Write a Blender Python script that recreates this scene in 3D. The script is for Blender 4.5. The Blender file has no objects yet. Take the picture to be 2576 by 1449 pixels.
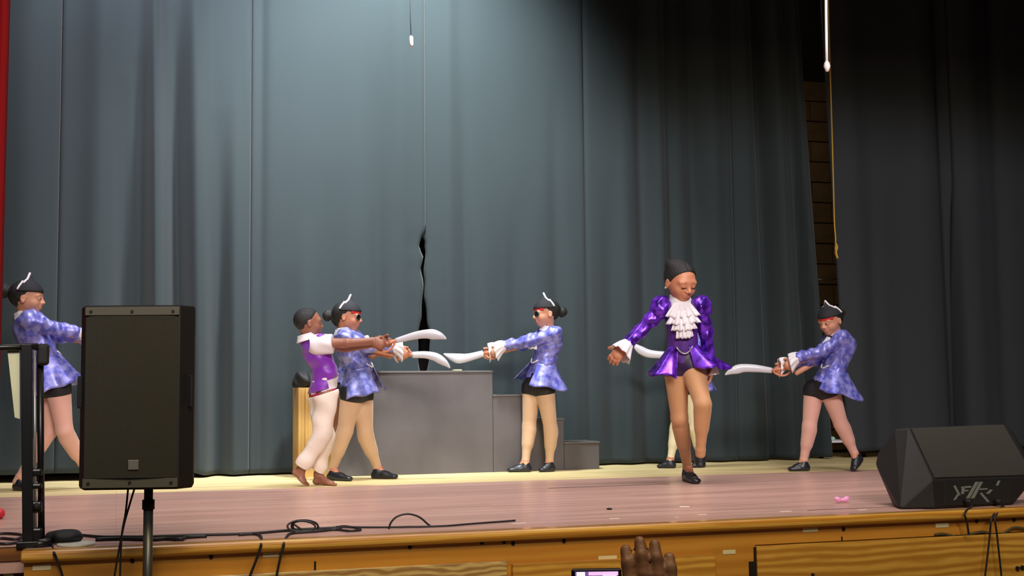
import bpy, math, random
import numpy as np
from mathutils import Vector, Matrix
random.seed(3)
SC = bpy.context.scene
COL = SC.collection
# ------------------------------------------------------------------ camera
FPX = 3200.0; ZS = 1.05
_y = math.radians(17.2); _t = math.atan((985-724.5)/FPX); _r = math.radians(.57)
CF = np.array([math.sin(_y)*math.cos(_t), math.cos(_y)*math.cos(_t), math.sin(_t)])
_R0 = np.array([math.cos(_y), -math.sin(_y), 0.]); _U0 = np.cross(_R0, CF)
CR = math.cos(_r)*_R0-math.sin(_r)*_U0; CU = math.sin(_r)*_R0+math.cos(_r)*_U0
CP = np.array([0., 0., ZS+.6])
cd = bpy.data.cameras.new('camera'); cam = bpy.data.objects.new('camera', cd); COL.objects.link(cam)
cd.sensor_width = 36; cd.lens = FPX/2576*36; cd.clip_end = 60; cd.clip_start = .05
M = Matrix(((CR[0], CU[0], -CF[0], CP[0]), (CR[1], CU[1], -CF[1], CP[1]), (CR[2], CU[2], -CF[2], CP[2]), (0, 0, 0, 1)))
cam.matrix_world = M; SC.camera = cam
SC.view_settings.view_transform = 'Standard'; SC.view_settings.look = 'None'
SC.view_settings.gamma = 1; SC.view_settings.use_curve_mapping = False; SC.view_settings.exposure = 0.0

def ray(px, py): return CF+(px-1288)/FPX*CR-(py-724.5)/FPX*CU
def gp(px, py, z=ZS):                      # point on a level plane
    d = ray(px, py); return CP+d*((z-CP[2])/d[2])
def wp(px, py, Y):                         # point on a plane parallel to the stage front
    d = ray(px, py); return CP+d*(Y/d[1])
def dp(px, py, d): return CP+ray(px, py)*d  # point at a distance along the view axis
def depth(P): return float((np.asarray(P)-CP)@CF)
def cv(r, u, t):                           # direction right / up / away
    v = np.array([CR[0], CR[1], 0])/math.hypot(CR[0], CR[1])*r+np.array([0, 0, 1.])*u+np.array([CF[0], CF[1], 0])/math.hypot(CF[0], CF[1])*t
    return v/np.linalg.norm(v)
def nrm(v): v = np.asarray(v, float); return v/max(np.linalg.norm(v), 1e-9)
YF, YM, YC = 5.33, 8.24, 9.6

# ------------------------------------------------------------------ light
w = bpy.data.worlds.new('world'); SC.world = w; w.use_nodes = True
w.node_tree.nodes['Background'].inputs[0].default_value = (.5, .55, .7, 1); w.node_tree.nodes['Background'].inputs[1].default_value = .06
def light(name, kind, loc, to, power, color, **kw):
    l = bpy.data.lights.new(name, kind); l.energy = power; l.color = color
    for k, v in kw.items(): setattr(l, k, v)
    o = bpy.data.objects.new(name, l); COL.objects.link(o); o.location = loc
    o.rotation_euler = (Vector(to)-Vector(loc)).to_track_quat('-Z', 'Y').to_euler(); return o
for fx, tx in ((-.6, -.9), (1.6, 2.2), (3.6, 5.6)):
    light('front_spot_light', 'SPOT', (fx, -1.4, 6.0), (tx, 9.2, 2.0), 1500, (1.0, .93, .96), spot_size=math.radians(40), spot_blend=.7, shadow_soft_size=.8)
light('curtain_spot_light', 'SPOT', (2.05, 7.85, 6.2), (2.0, 9.7, 3.7), 2350, (.88, .95, .97), spot_size=math.radians(80), spot_blend=1.0, shadow_soft_size=.25)
light('curtain_spot_light', 'SPOT', (.2, 8.1, 6.2), (.1, 9.7, 3.8), 760, (.9, .88, 1.0), spot_size=math.radians(85), spot_blend=1.0, shadow_soft_size=.25)
light('overhead_strip_light', 'AREA', (2.0, 6.55, 5.9), (2.0, 6.75, 1.0), 85, (1.0, .93, .95), shape='RECTANGLE', size=7.0, size_y=.3, spread=math.radians(95))
light('slot_fill_light', 'POINT', (5.6, 10.15, 5.2), (5.6, 10, 0), 14, (1.0, .8, .55), shadow_soft_size=.1)  # added fill with no visible source, brightens the block wall in the slot
light('house_light', 'AREA', (1.2, 1.6, 4.9), (1.6, 5.33, .7), 145, (1.0, .82, .5), shape='RECTANGLE', size=4.0, size_y=1.0)

# ------------------------------------------------------------------ helpers
def tag(o, label=None, cat=None, group=None, kind=None):
    if label: o['label'] = label
    if cat: o['category'] = cat
    if group: o['group'] = group
    if kind: o['kind'] = kind
    return o
def empty(name, loc):
    o = bpy.data.objects.new(name, None); COL.objects.link(o); o.location = loc; o.empty_display_size = .1; return o
def mesh(name, verts, faces, mat, parent=None, smooth=True, mats=None, mi=None):
    me = bpy.data.meshes.new(name)
    verts = np.asarray(verts, dtype=np.float32)
    if isinstance(faces, np.ndarray):
        n = len(faces); k = faces.shape[1]
        me.vertices.add(len(verts)); me.vertices.foreach_set('co', verts.ravel())
        me.loops.add(n*k); me.loops.foreach_set('vertex_index', faces.astype(np.int32).ravel())
        me.polygons.add(n); me.polygons.foreach_set('loop_start', np.arange(n, dtype=np.int32)*k)
        me.polygons.foreach_set('loop_total', np.full(n, k, dtype=np.int32)); me.update(calc_edges=True)
    else:
        me.from_pydata([tuple(map(float, v)) for v in verts], [], faces); me.update()
    if smooth: me.polygons.foreach_set('use_smooth', [True]*len(me.polygons))
    for m in (mats or [mat]): me.materials.append(m)
    if mi is not None: me.polygons.foreach_set('material_index', np.asarray(mi, dtype=np.int32))
    o = bpy.data.objects.new(name, me); COL.objects.link(o)
    if parent is not None: setpar(o, parent)
    return o
def world_of(p):
    m = Matrix.Translation(p.location)
    return m if p.parent is None else world_of(p.parent) @ p.matrix_parent_inverse @ m
def setpar(o, p):
    o.parent = p; o.matrix_parent_inverse = world_of(p).inverted()
def origin(o, loc):                        # move a mesh object's origin without moving its shape
    loc = Vector([float(c) for c in loc]); o.data.transform(Matrix.Translation(-loc)); o.location = loc; return o
class MB:
    """collects simple solids into one mesh"""
    def __init__(s): s.v = []; s.f = []
    def add(s, v, f):
        n = len(s.v); s.v += [tuple(map(float, p)) for p in v]; s.f += [tuple(i+n for i in q) for q in f]; return s
    def box(s, c, sz, ax=None):
        c = np.asarray(c, float); A = np.eye(3) if ax is None else np.asarray(ax)
        v = [c+A[0]*sz[0]/2*i+A[1]*sz[1]/2*j+A[2]*sz[2]/2*k for i in (-1, 1) for j in (-1, 1) for k in (-1, 1)]
        return s.add(v, [(0, 1, 3, 2), (4, 6, 7, 5), (0, 4, 5, 1), (2, 3, 7, 6), (0, 2, 6, 4), (1, 5, 7, 3)])
    def bbox(s, lo, hi): lo = np.array(lo, float); hi = np.array(hi, float); return s.box((lo+hi)/2, hi-lo)
    def tube(s, pts, r, n=8, cap=True):
        pts = [np.asarray(p, float) for p in pts]; m = len(pts); rr = r if hasattr(r, '__len__') else [r]*m
        t0 = nrm(pts[1]-pts[0]); a = nrm(np.cross(t0, (0, 0, 1) if abs(t0[2]) < .9 else (1, 0, 0))); v = []
        for i in range(m):
            t = nrm(pts[min(i+1, m-1)]-pts[max(i-1, 0)]); a = nrm(a-t*(a@t)); b = np.cross(t, a)
            for k in range(n):
                q = 2*math.pi*k/n; v.append(pts[i]+rr[i]*(math.cos(q)*a+math.sin(q)*b))
        f = [(i*n+k, i*n+(k+1) % n, (i+1)*n+(k+1) % n, (i+1)*n+k) for i in range(m-1) for k in range(n)]
        if cap: f += [tuple(range(n))[::-1], tuple(range((m-1)*n, m*n))]
        return s.add(v, f)
    def ball(s, c, r, ax=None, nu=12, nv=8):
        c = np.asarray(c, float); r = r if hasattr(r, '__len__') else (r, r, r); A = np.eye(3) if ax is None else np.asarray(ax)
        v = [c+A[2]*r[2]]
        for j in range(1, nv):
            p = math.pi*j/nv
            for i in range(nu):
                q = 2*math.pi*i/nu; v.append(c+A[0]*r[0]*math.sin(p)*math.cos(q)+A[1]*r[1]*math.sin(p)*math.sin(q)+A[2]*r[2]*math.cos(p))
        v.append(c-A[2]*r[2]); f = [(0, 1+i, 1+(i+1) % nu) for i in range(nu)]
        for j in range(nv-2):
            f += [(1+j*nu+i, 1+(j+1)*nu+i, 1+(j+1)*nu+(i+1) % nu, 1+j*nu+(i+1) % nu) for i in range(nu)]
        e = 1+(nv-2)*nu; f += [(e+i, len(v)-1, e+(i+1) % nu) for i in range(nu)]
        return s.add(v, f)
    def build(s, name, mat, parent=None, smooth=False, bevel=0, seg=2):
        o = mesh(name, s.v, s.f, mat, parent, smooth)
        if bevel:
            b = o.modifiers.new('bevel', 'BEVEL'); b.width = bevel; b.segments = seg; b.limit_method = 'ANGLE'
        return o
def grid(name, P, mat, parent=None, thick=0, closed=False):
    P = np.asarray(P); a, b = P.shape[:2]; idx = np.arange(a*b).reshape(a, b)
    if closed: idx = np.vstack([idx, idx[:1]])
    f = np.stack([idx[:-1, :-1], idx[1:, :-1], idx[1:, 1:], idx[:-1, 1:]], -1).reshape(-1, 4)
    o = mesh(name, P.reshape(-1, 3), f, mat, parent)
    if thick: m = o.modifiers.new('thickness', 'SOLIDIFY'); m.thickness = thick; m.offset = 0
    return o
def spline(pts, n=8):
    pts = [np.asarray(p, float) for p in pts]; out = []
    for i in range(len(pts)-1):
        p0 = pts[max(i-1, 0)]; p1 = pts[i]; p2 = pts[i+1]; p3 = pts[min(i+2, len(pts)-1)]
        for k in range(n):
            t = k/n; out.append(.5*((2*p1)+(-p0+p2)*t+(2*p0-5*p1+4*p2-p3)*t*t+(-p0+3*p1-3*p2+p3)*t**3))
    return out+[pts[-1]]

# ------------------------------------------------------------------ signed-distance bodies
class Sdf:
    def __init__(s, lo, hi, h=.005):
        s.h = h; s.lo = np.asarray(lo, float); n = np.ceil((np.asarray(hi)-s.lo)/h).astype(int)+1
        s.G = np.full(n, .1, np.float32); s.ax = [(s.lo[i]+h*np.arange(n[i])).astype(np.float32) for i in range(3)]
    def win(s, lo, hi):
        sl = []; co = []
        for i in range(3):
            a = max(int((lo[i]-s.lo[i])/s.h), 0); b = min(int((hi[i]-s.lo[i])/s.h)+2, s.G.shape[i])
            if b <= a: return None
            sl.append(slice(a, b)); sh = [1, 1, 1]; sh[i] = -1; co.append(s.ax[i][a:b].reshape(sh))
        return tuple(sl), co
    def mix(s, sl, d, k, op):
        g = s.G[sl]
        if op == 'u': m = np.maximum(k-np.abs(g-d), 0)/k; s.G[sl] = np.minimum(g, d)-m*m*k*.25
        else: m = np.maximum(k-np.abs(g+d), 0)/k; s.G[sl] = np.maximum(g, -d)+m*m*k*.25
    def cap(s, a, b, ra, rb=None, k=.02, n=None, fl=1, op='u'):
        a = np.asarray(a, float); b = np.asarray(b, float); rb = ra if rb is None else rb
        mg = max(ra, rb)*max(1, fl)+k+2*s.h; W = s.win(np.minimum(a, b)-mg, np.maximum(a, b)+mg)
        if W is None: return s
        sl, (X, Y, Z) = W; e = b-a; L = max(e@e, 1e-10)
        X = X-a[0]; Y = Y-a[1]; Z = Z-a[2]; t = np.clip((X*e[0]+Y*e[1]+Z*e[2])/L, 0, 1)
        X = X-t*e[0]; Y = Y-t*e[1]; Z = Z-t*e[2]; q = X*X+Y*Y+Z*Z
        if n is not None: c = X*n[0]+Y*n[1]+Z*n[2]; q = q+c*c*(1/fl**2-1)
        s.mix(sl, np.sqrt(np.maximum(q, 0))-(ra+(rb-ra)*t), k, op); return s
    def ell(s, c, A, r, k=.02, op='u'):
        c = np.asarray(c, float); mg = max(r)+k+2*s.h; W = s.win(c-mg, c+mg)
        if W is None: return s
        sl, (X, Y, Z) = W; X = X-c[0]; Y = Y-c[1]; Z = Z-c[2]; q = 0; q2 = 0
        for i in range(3): u = X*A[i][0]+Y*A[i][1]+Z*A[i][2]; q = q+(u/r[i])**2; q2 = q2+(u/r[i]**2)**2
        q = np.sqrt(q); s.mix(sl, q*(q-1)/np.sqrt(np.maximum(q2, 1e-8)), k, op); return s
    def cut(s, o, n, keep=None):
        X, Y, Z = [s.ax[i].reshape([-1 if j == i else 1 for j in range(3)]) for i in range(3)]
        s.G = np.maximum(s.G, ((X-o[0])*n[0]+(Y-o[1])*n[1]+(Z-o[2])*n[2]).astype(np.float32)); return s
    def cut2(s, o1, n1, o2, n2):           # remove only where both half-spaces say so
        X, Y, Z = [s.ax[i].reshape([-1 if j == i else 1 for j in range(3)]) for i in range(3)]
        a = (X-o1[0])*n1[0]+(Y-o1[1])*n1[1]+(Z-o1[2])*n1[2]; b = (X-o2[0])*n2[0]+(Y-o2[1])*n2[1]+(Z-o2[2])*n2[2]
        s.G = np.maximum(s.G, np.minimum(a, b).astype(np.float32)); return s
    def wrinkle(s, amp, f=60, seed=0):
        r = np.random.RandomState(seed); X, Y, Z = [s.ax[i].reshape([-1 if j == i else 1 for j in range(3)]) for i in range(3)]
        for i in range(4):
            d = nrm(r.normal(size=3)+np.array([0, 0, .8])); ph = r.rand()*6; d2 = nrm(r.normal(size=3))
            s.G = s.G+(amp/2*np.sin(f*(.6+.5*i)*(X*d[0]+Y*d[1]+Z*d[2])+ph+1.5*np.sin(f*.4*(X*d2[0]+Y*d2[1]+Z*d2[2])))).astype(np.float32)
        return s
    def mesh(s):
        G = s.G; S = G < 0; c = [S[i:G.shape[0]-1+i, j:G.shape[1]-1+j, k:G.shape[2]-1+k] for i in (0, 1) for j in (0, 1) for k in (0, 1)]
        an = c[0].copy(); al = c[0].copy()
        for q in c[1:]: an |= q; al &= q
        act = an & ~al; I, J, K = np.nonzero(act); idx = np.full(act.shape, -1, np.int32); idx[I, J, K] = np.arange(len(I))
        pos = np.zeros((len(I), 3)); cnt = np.zeros(len(I))
        cs = [(i, j, k) for i in (0, 1) for j in (0, 1) for k in (0, 1)]
        for a in cs:
            for x in range(3):
                if a[x]: continue
                b = list(a); b[x] = 1
                va = G[I+a[0], J+a[1], K+a[2]]; vb = G[I+b[0], J+b[1], K+b[2]]; m = (va < 0) != (vb < 0)
                t = np.where(m, va/np.where(m, va-vb, 1), 0); p = np.zeros((len(I), 3))
                for y in range(3): p[:, y] = a[y]
                p[:, x] += t; pos += p*m[:, None]; cnt += m
        V = (np.stack([I, J, K], 1)+pos/cnt[:, None])*s.h+s.lo; F = []
        for x in range(3):
            y, z = (x+1) % 3, (x+2) % 3
            a = [slice(None)]*3; b = [slice(None)]*3; a[x] = slice(0, -1); b[x] = slice(1, None)
            A = S[tuple(a)]; B = S[tuple(b)]; D = A != B; P = np.array(np.nonzero(D)).T
            P = P[(P[:, y] > 0) & (P[:, z] > 0) & (P[:, y] < G.shape[y]-1) & (P[:, z] < G.shape[z]-1)]
            if not len(P): continue
            q = []
            for dy, dz in ((-1, -1), (0, -1), (0, 0), (-1, 0)):
                o = P.copy(); o[:, y] += dy; o[:, z] += dz; q.append(idx[o[:, 0], o[:, 1], o[:, 2]])
            q = np.stack(q, 1); ins = A[P[:, 0], P[:, 1], P[:, 2]]; q[~ins] = q[~ins][:, ::-1]; F.append(q)
        return V, np.concatenate(F)
    def build(s, name, mat, parent=None, org=None):
        V, F = s.mesh(); o = mesh(name, V, F, mat, None)
        if org is not None: origin(o, org)
        if parent is not None: setpar(o, parent)
        return o
def bounds(pts, pad): P = np.array(pts); return P.min(0)-pad, P.max(0)+pad

# ------------------------------------------------------------------ materials
def lin(c): return tuple(((x/255)/12.92 if x/255 <= .04045 else ((x/255+.055)/1.055)**2.4) for x in c)
def material(name, col, rough=.6, metal=0, spec=.5, bump=0, bscale=60, var=0, vscale=8, col2=None, stretch=(1, 1, 1), coat=0, sheen=0, raw=False):
    m = bpy.data.materials.new(name); m.use_nodes = True; nt = m.node_tree; N = nt.nodes; Lk = nt.links; b = N['Principled BSDF']
    c1 = tuple(col) if raw else lin(col)
    b.inputs['Base Color'].default_value = (*c1, 1); b.inputs['Roughness'].default_value = rough; b.inputs['Metallic'].default_value = metal
    b.inputs['Specular IOR Level'].default_value = spec; b.inputs['Coat Weight'].default_value = coat; b.inputs['Sheen Weight'].default_value = sheen
    if var or bump or col2:
        tc = N.new('ShaderNodeTexCoord'); mp = N.new('ShaderNodeMapping'); mp.inputs['Scale'].default_value = stretch; Lk.new(tc.outputs['Object'], mp.inputs[0])
    if var or col2:
        n = N.new('ShaderNodeTexNoise'); n.inputs['Scale'].default_value = vscale; n.inputs['Detail'].default_value = 4; Lk.new(mp.outputs[0], n.inputs['Vector'])
        r = N.new('ShaderNodeMapRange'); r.inputs[1].default_value = .35; r.inputs[2].default_value = .65; Lk.new(n.outputs[0], r.inputs[0])
        x = N.new('ShaderNodeMix'); x.data_type = 'RGBA'; Lk.new(r.outputs[0], x.inputs[0])
        c2 = (lin(col2) if not raw else tuple(col2)) if col2 else tuple(v*(1-var) for v in c1)
        x.inputs[6].default_value = (*c1, 1); x.inputs[7].default_value = (*c2, 1); Lk.new(x.outputs[2], b.inputs['Base Color'])
    if bump:
        n = N.new('ShaderNodeTexNoise'); n.inputs['Scale'].default_value = bscale; Lk.new(mp.outputs[0], n.inputs['Vector'])
        u = N.new('ShaderNodeBump'); u.inputs['Strength'].default_value = bump; u.inputs['Distance'].default_value = .01; Lk.new(n.outputs[0], u.inputs['Height']); Lk.new(u.outputs[0], b.inputs['Normal'])
    return m
def sequin(name, c1, c2, scale=110, metal=.45, rough=.35):
    m = bpy.data.materials.new(name); m.use_nodes = True; nt = m.node_tree; N = nt.nodes; Lk = nt.links; b = N['Principled BSDF']
    tc = N.new('ShaderNodeTexCoord'); v = N.new('ShaderNodeTexVoronoi'); v.inputs['Scale'].default_value = scale; Lk.new(tc.outputs['Object'], v.inputs['Vector'])
    n = N.new('ShaderNodeTexNoise'); n.inputs['Scale'].default_value = 22; n.inputs['Detail'].default_value = 2; Lk.new(tc.outputs['Object'], n.inputs['Vector'])
    r = N.new('ShaderNodeMapRange'); r.inputs[1].default_value = .38; r.inputs[2].default_value = .62; Lk.new(n.outputs[0], r.inputs[0])
    x = N.new('ShaderNodeMix'); x.data_type = 'RGBA'; x.inputs[6].default_value = (*lin(c1), 1); x.inputs[7].default_value = (*lin(c2), 1); Lk.new(r.outputs[0], x.inputs[0]); Lk.new(x.outputs[2], b.inputs['Base Color'])
    b.inputs['Metallic'].default_value = metal; b.inputs['Roughness'].default_value = rough
    s = N.new('ShaderNodeSeparateColor'); Lk.new(v.outputs['Color'], s.inputs[0])
    u = N.new('ShaderNodeBump'); u.inputs['Strength'].default_value = .55; u.inputs['Distance'].default_value = .006; Lk.new(s.outputs[0], u.inputs['Height']); Lk.new(u.outputs[0], b.inputs['Normal'])
    return m
def wood(name, c1, c2, grain=(.6, 14, 14), rings=3.0, dist=3.0, rough=.4, coat=.2, scale=1.0):
    m = bpy.data.materials.new(name); m.use_nodes = True; nt = m.node_tree; N = nt.nodes; Lk = nt.links; b = N['Principled BSDF']
    tc = N.new('ShaderNodeTexCoord'); mp = N.new('ShaderNodeMapping'); mp.inputs['Scale'].default_value = grain; Lk.new(tc.outputs['Object'], mp.inputs[0])
    wv = N.new('ShaderNodeTexWave'); wv.wave_type = 'BANDS'; wv.bands_direction = 'Z'; wv.inputs['Scale'].default_value = rings; wv.inputs['Distortion'].default_value = dist; wv.inputs['Detail'].default_value = 3; wv.inputs['Detail Scale'].default_value = scale
    Lk.new(mp.outputs[0], wv.inputs['Vector'])
    n = N.new('ShaderNodeTexNoise'); n.inputs['Scale'].default_value = 5; n.inputs['Detail'].default_value = 5; Lk.new(mp.outputs[0], n.inputs['Vector'])
    a = N.new('ShaderNodeMath'); a.operation = 'MULTIPLY'; Lk.new(wv.outputs[1], a.inputs[0]); Lk.new(n.outputs[0], a.inputs[1])
    r = N.new('ShaderNodeMapRange'); r.inputs[1].default_value = .05; r.inputs[2].default_value = .5; Lk.new(a.outputs[0], r.inputs[0])
    x = N.new('ShaderNodeMix'); x.data_type = 'RGBA'; x.inputs[6].default_value = (*lin(c2), 1); x.inputs[7].default_value = (*lin(c1), 1); Lk.new(r.outputs[0], x.inputs[0]); Lk.new(x.outputs[2], b.inputs['Base Color'])
    b.inputs['Roughness'].default_value = rough; b.inputs['Coat Weight'].default_value = coat
    return m
CURT = material('curtain_cloth', (49, 58, 61), .85, spec=.2, bump=.15, bscale=300, sheen=.1)
CURT2 = material('leg_curtain_cloth', (60, 65, 70), .9, spec=.15, bump=.15, bscale=300)
REDC = material('red_velvet', (120, 14, 18), .9, spec=.1)
BLACK = material('black_paint', (14, 14, 15), .7)
BLOCK = material('brown_block', (150, 122, 92), .9, var=.3, vscale=6, bump=.3, bscale=40)
MORTAR = material('mortar', (52, 44, 38), .95)
RISER = material('grey_painted_plywood', (92, 87, 88), .6, var=.25, vscale=2.5, bump=.05)
STEEL = material('black_steel', (24, 24, 24), .35, metal=.2)
PLASTIC = material('black_cabinet_plastic', (17, 15, 14), .6, bump=.2, bscale=500)
GRILLE = material('speaker_grille', (58, 56, 46), .6, metal=.2, bump=.6, bscale=900)
GREYP = material('grey_plastic', (104, 102, 90), .5)
SILVER = material('silver_plate', (170, 168, 165), .35, metal=.7)
RUBBER = material('cable_rubber', (30, 27, 30), .5)
FASCIA = wood('varnished_fascia_wood', (208, 146, 54), (194, 130, 44), grain=(.5, 6, 6), rings=.8, dist=6, rough=.35, coat=.3)
NOSE = wood('varnished_nosing_wood', (222, 170, 74), (190, 128, 40), grain=(.8, 10, 10), rings=1.2, dist=8, rough=.28, coat=.4)
PLY = wood('oak_plywood', (228, 174, 74), (188, 130, 44), grain=(1.1, 5, 5), rings=1.6, dist=9, rough=.35, coat=.3, scale=.7)
PLY2 = wood('pale_plywood', (222, 190, 118), (170, 128, 70), grain=(2.0, 7, 7), rings=1.4, dist=14, rough=.4, coat=.2)
TAPE = material('cream_tape', (226, 212, 160), .6)
HOLE = material('dark_hole', (22, 12, 6), .9)
WHITE = material('white_ruffle', (226, 222, 228), .75, bump=.2, bscale=120, sheen=.2)
SWORD = material('white_plastic', (196, 196, 204), .28, coat=.3)
GUARD = material('tan_guard_plastic', (196, 128, 100), .5)
SHOE = material('black_leather', (30, 32, 38), .38)
SHORTS = material('black_lycra', (16, 14, 22), .6)
HAIR = material('black_hair', (22, 20, 20), .6, bump=.6, bscale=160)
HATM = material('black_felt', (26, 26, 32), .8)
REDB = material('red_bandana', (205, 40, 44), .7)
EYEW = material('eye_white', (215, 205, 200), .4)
EYED = material('eye_iris', (26, 16, 12), .2)
LAV = sequin('lavender_sequin', (150, 150, 222), (88, 92, 186), metal=.3, rough=.4)
LAV2 = sequin('grey_lavender_sequin', (146, 148, 206), (92, 96, 168), metal=.25, rough=.45)
PUR = sequin('purple_sequin', (128, 60, 226), (62, 18, 128), metal=.5, rough=.28)
PURT = material('purple_bodice', (74, 26, 122), .6, bump=.2, bscale=200)
VEST = material('purple_satin', (124, 44, 172), .45, sheen=.2)
IVORY = material('ivory_cotton', (232, 218, 206), .8, bump=.2, bscale=90)
BOYW = material('white_cotton', (228, 222, 228), .8)
SASH = material('magenta_sash', (170, 30, 84), .7)
def skin(name, c): return material(name, c, .5, var=.12, vscale=14, bump=.05, bscale=200)
SK1 = skin('brown_skin', (205, 146, 116)); SK2 = skin('deep_brown_skin', (150, 98, 78)); SK3 = skin('warm_brown_skin', (198, 132, 100)); SK4 = skin('dark_brown_skin', (150, 92, 72))

# ------------------------------------------------------------------ the setting
def struct(o): o['kind'] = 'structure'; return o
fl = bpy.data.materials.new('stage_floor_boards'); fl.use_nodes = True
def floor_mat(m, c1, c2, rough, coat):
    nt = m.node_tree; N = nt.nodes; Lk = nt.links; b = N['Principled BSDF']
    tc = N.new('ShaderNodeTexCoord'); br = N.new('ShaderNodeTexBrick'); br.inputs['Scale'].default_value = 1; br.inputs['Brick Width'].default_value = 1.9; br.inputs['Row Height'].default_value = .083
    br.inputs['Mortar Size'].default_value = .0012; br.inputs['Color1'].default_value = (*lin(c1), 1); br.inputs['Color2'].default_value = (*lin(c2), 1); br.inputs['Mortar'].default_value = (*[v*.45 for v in lin(c2)], 1)
    Lk.new(tc.outputs['Object'], br.inputs['Vector'])
    mp = N.new('ShaderNodeMapping'); mp.inputs['Scale'].default_value = (.7, 9, 1); Lk.new(tc.outputs['Object'], mp.inputs[0])
    n = N.new('ShaderNodeTexNoise'); n.inputs['Scale'].default_value = 2.2; n.inputs['Detail'].default_value = 6; Lk.new(mp.outputs[0], n.inputs['Vector'])
    x = N.new('ShaderNodeMix'); x.data_type = 'RGBA'; x.blend_type = 'MULTIPLY'; x.inputs[0].default_value = .45; Lk.new(br.outputs[0], x.inputs[6]); Lk.new(n.outputs[1], x.inputs[7])
    r = N.new('ShaderNodeMapRange'); r.inputs[1].default_value = .3; r.inputs[2].default_value = .7; r.inputs[3].default_value = .72; r.inputs[4].default_value = 1.1; Lk.new(n.outputs[0], r.inputs[0])
    v = N.new('ShaderNodeMix'); v.data_type = 'RGBA'; v.blend_type = 'MULTIPLY'; v.inputs[0].default_value = 1; Lk.new(br.outputs[0], v.inputs[6]); Lk.new(r.outputs[0], v.inputs[7]); Lk.new(v.outputs[2], b.inputs['Base Color'])
    b.inputs['Roughness'].default_value = rough; b.inputs['Coat Weight'].default_value = coat; b.inputs['Coat Roughness'].default_value = .25
floor_mat(fl, (212, 170, 154), (202, 158, 142), .42, .3)
fy = bpy.data.materials.new('upstage_pale_boards'); fy.use_nodes = True; floor_mat(fy, (232, 212, 156), (224, 202, 142), .6, .05)
XL, XR = -6.0, 10.0
XC = float(wp(60, 1385, YF)[0])            # left end of the stage front
struct(MB().bbox((XL, YF+.16, ZS-.1), (XR, YM, ZS)).bbox((XC, YF+.035, ZS-.04), (XR, YF+.17, ZS-.001)).build('floor_downstage', fl))
struct(MB().bbox((XL, YM, ZS-.1), (XR, 11.0, ZS)).build('floor_upstage', fy))
struct(MB().bbox((XL, -2.5, -.1), (XR, YF+.1, 0)).build('floor', material('hall_floor', (120, 96, 70), .5, var=.2)))
DARKW = material('dark_stagehouse_paint', (30, 28, 28), .9)
struct(MB().bbox((XL-.1, -2.5, 0), (XL, 11.1, 6.8)).build('wall_left', DARKW))
struct(MB().bbox((XR, -2.5, 0), (XR+.1, 11.1, 6.8)).build('wall_right', DARKW))
struct(MB().bbox((XL, 6.0, 4.62), (XR, 6.2, 6.8)).build('wall_front', DARKW))  # unseen header above the view, put in to shade the curtain tops
struct(MB().bbox((XL, -2.5, 6.8), (XR, 11.1, 6.9)).build('ceiling', DARKW))
# back wall of painted blocks, the blocks seen through the slot between the curtains are pieces
wb = struct(MB().bbox((XL, 10.62, ZS-.1), (XR, 10.75, 6.8)).build('wall_back', MORTAR))
x0 = float(wp(2015, 600, 10.6)[0]); bw = .40; bh = .195
bm = None
for r_ in range(18):
    for c_ in range(3):
        cx = x0+(c_-.2)*bw+(.2 if r_ % 2 else 0); cz = ZS+.02+bh*(r_+.5)
        if bm is None:
            o = MB().box((0, 0, 0), (bw-.012, .05, bh-.012)).build('block', BLOCK, None, bevel=.004); bm = o.data
            o.location = (cx, 10.60, cz)
        else:
            o = bpy.data.objects.new('block', bm); COL.objects.link(o); o.location = (cx, 10.60+random.uniform(-.004, .004), cz)
        o.parent = wb
# stage front: nosing, fascia, lower panels
nose = MB(); n_ = 14
def nosing(xa, xb, y):
    prof = [(y+.18, ZS-.004)]+[(y+.022-.022*math.sin(a), ZS-.021+.024*math.cos(a)) for a in np.linspace(0, math.pi, 9)]+[(y+.18, ZS-.045)]
    v = [(X, a, b) for X in (xa, xb) for a, b in prof]; k = len(prof)
    f = [(i, (i+1) % k, k+(i+1) % k, k+i) for i in range(k)]+[tuple(range(k))[::-1], tuple(range(k, 2*k))]
    return MB().add(v, f)
struct(nosing(XC-.01, XR, YF-.012).build('trim_1', NOSE, smooth=False, bevel=.004))
def zat(px, py, Y): return float(wp(px, py, Y)[2])
def xat(px, py, Y): return float(wp(px, py, Y)[0])
fasc = MB()
FY = YF+.03
zf = zat(1275, 1413, FY)
fa = struct(MB().bbox((XC, FY, ZS-.56), (xat(1900, 1400, FY), FY+.04, ZS-.045)).bbox((xat(1900, 1400, FY), FY, zat(2240, 1354, FY)), (XR, FY+.04, ZS-.045)).build('trim_2', FASCIA))
def panel(pxa, pxb, ztop, mat, prot=.022, name='front_panel'):
    X0 = xat(pxa, 1430, FY-prot); X1 = xat(pxb, 1430, FY-prot)
    o = MB().bbox((X0, FY-prot, ZS-.95), (X1, FY-.001, ztop)).build(name, mat, None, bevel=.003); origin(o, (X0, FY, ZS-.5)); setpar(o, fa); return o
panel(330, 1276, zat(1100, 1420, FY-.02), PLY2)
panel(1290, 1800, zat(1550, 1406, FY-.02), PLY)
panel(1906, 2900, zat(2240, 1357, FY-.02), PLY)
setpar(MB().bbox((xat(1886, 1430, FY-.01), FY-.012, ZS-.9), (xat(1904, 1430, FY-.01), FY-.002, zat(1895, 1412, FY))).bbox((xat(1899, 1430, FY-.01), FY-.01, ZS-.9), (xat(1905, 1430, FY-.01), FY-.002, zat(1900, 1376, FY))).build('gap', HOLE), fa)
setpar(MB().bbox((XC, FY+.06, 0), (XR, FY+.12, ZS-.1)).build('backing', MORTAR), fa)
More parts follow.
